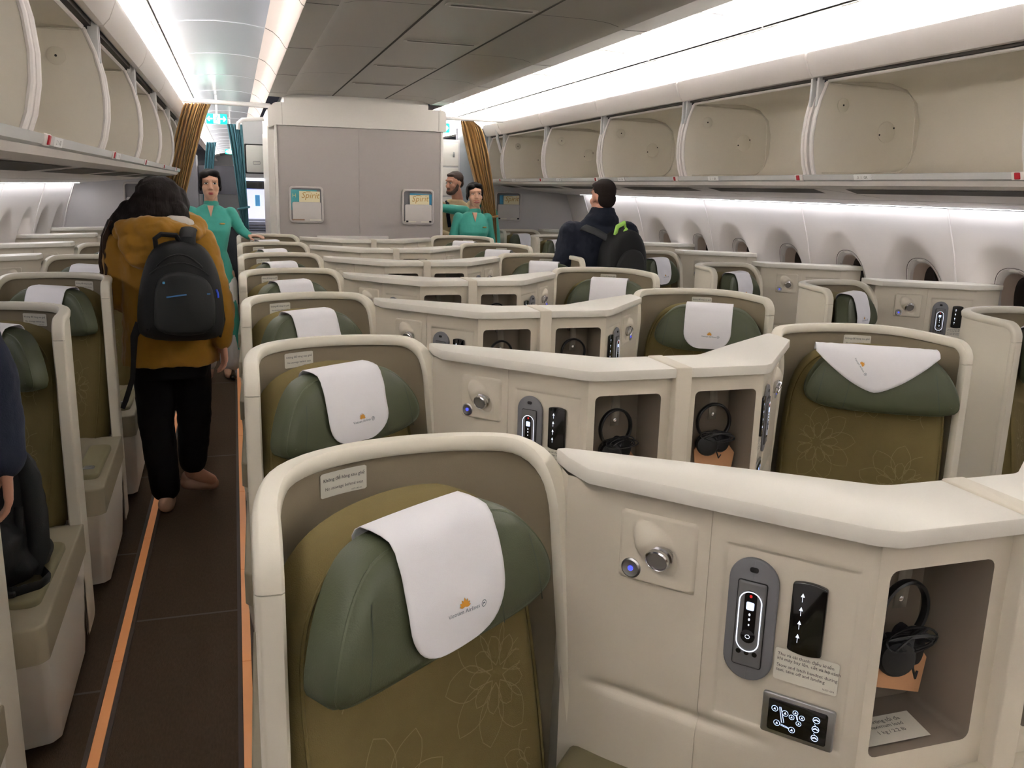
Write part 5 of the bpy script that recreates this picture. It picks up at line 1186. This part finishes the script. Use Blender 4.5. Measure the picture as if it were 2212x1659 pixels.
# --- person at the left edge, only an arm and hand reach into the frame
x, y = -.90, 2.42; o = V(x, y, 0); t = thing('person', tuple(o), 'person in a dark navy sleeve at the left edge, bare hand hanging', 'person')
hd = Head((x-.02, y, 1.62), (-.4, 1), 0, 1.0); b = MB(); hd.skull(b, True); loft(b, [(x, y, .85, .15, .10), (x, y, 1.1, .14, .10), (x, y, 1.35, .17, .10), (x, y, 1.46, .07, .06)])
A1 = [(x+.20, y, 1.37), (x+.295, y+.01, 1.12), (x+.312, y-.01, .885)]; A2 = [(x-.20, y, 1.37), (x-.25, y, 1.1), (x-.2, y+.15, .95)]
chain(b, A1, [.045, .038, .030]); chain(b, A2, [.045, .036, .028]); hand(b, A1[2], (.0, -.05, -1), (-.2, 1, 0), (-1, -.2, 0), 1.0, .55); hand(b, A2[2], (0, .9, -.3), (0, 0, 1), (1, 0, 0), 1, .5)
for q in (-1, 1): chain(b, [(x+q*.08-.06, y-.02, .86), (x+q*.08-.06, y-.06, .47), (x+q*.08-.06, y-.08, .08), (x+q*.08-.06, y+.03, .04)], [.085, .058, .042, .032])
blob('body', b, SKIN2, t, o, .006, 3)
h = MB(); hd.e(h, (0, -.026, .046), (.079, .097, .080)); hd.e(h, (0, -.060, -.010), (.066, .056, .070)); blob('hair', h, HAIRD, t, o, .007, 3)
d = MB(); loft(d, [(x, y, .80, .18, .12), (x, y, 1.1, .18, .12), (x, y, 1.3, .20, .12), (x, y, 1.4, .17, .10), (x, y, 1.47, .08, .07)]); chain(d, [A1[0], A1[1], np.array(A1[2])*.92+np.array(A1[1])*.08], [.075, .064, .050]); chain(d, [A2[0], A2[1], np.array(A2[2])*.9+np.array(A2[1])*.1], [.075, .062, .05]); blob('jumper', d, mat('navy_knit', (26, 32, 50), .9, bump=.5, bscale=250), t, o, .008, 3, .012, .06)
l = MB(); loft(l, [(x-.06, y-.02, .72, .15, .11), (x-.04, y-.02, .84, .165, .12), (x-.02, y, .92, .16, .11)])
for q in (-1, 1): chain(l, [(x+q*.08-.06, y-.02, .80), (x+q*.08-.06, y-.06, .47), (x+q*.08-.06, y-.08, .12)], [.095, .078, .066])
blob('trousers', l, NAVY, t, o, .008, 3)
for q in (-1, 1):
    s_ = MB(); chain(s_, [(x+q*.08-.06, y-.10, .05), (x+q*.08-.06, y+.06, .036)], [.042, .038]); blob('shoe', s_, BLACKP, t, o, .006, 2)
# --- black bag slumped on the nearest visible left seat
o = V(-.66, 2.62, .5); t = thing('shoulder_bag', tuple(o), 'slumped black bag with straps on the left seat, beside the hanging hand', 'bag')
b = MB(); b.ell((-.665, 2.66, .70), (.105, .13, .19)); b.ell((-.70, 2.56, .60), (.12, .15, .13)); b.ell((-.68, 2.60, .56), (.14, .16, .07)); blob('body', b, NYLON, t, o, .008, 4, .03, .09)
MB().tube([(-.60, 2.60, .86), (-.575, 2.58, .80), (-.563, 2.56, .70), (-.560, 2.54, .60), (-.575, 2.52, .535)], [.018, .026, .030, .028, .018], 10, flat=.35, up=(1, 0, 0)).build('wide_strap', NYLON2, t, org=o)
MB().tube([(-.605, 2.56, .72), (-.606, 2.52, .62), (-.600, 2.50, .54)], .012, 8, flat=.4, up=(1, 0, 0)).build('thin_strap', NYLON, t, org=o)
MB().tube([(-.66, 2.45, .55), (-.61, 2.42, .527), (-.55, 2.46, .527), (-.535, 2.50, .530), (-.56, 2.55, .53)], .018, 8, flat=.3, up=(0, 0, 1)).build('buckle_strap', NYLON2, t, org=o)
MB().box((-.640, 2.405, .520), (-.600, 2.450, .536), .004).build('buckle', BLACKP, t, org=o)
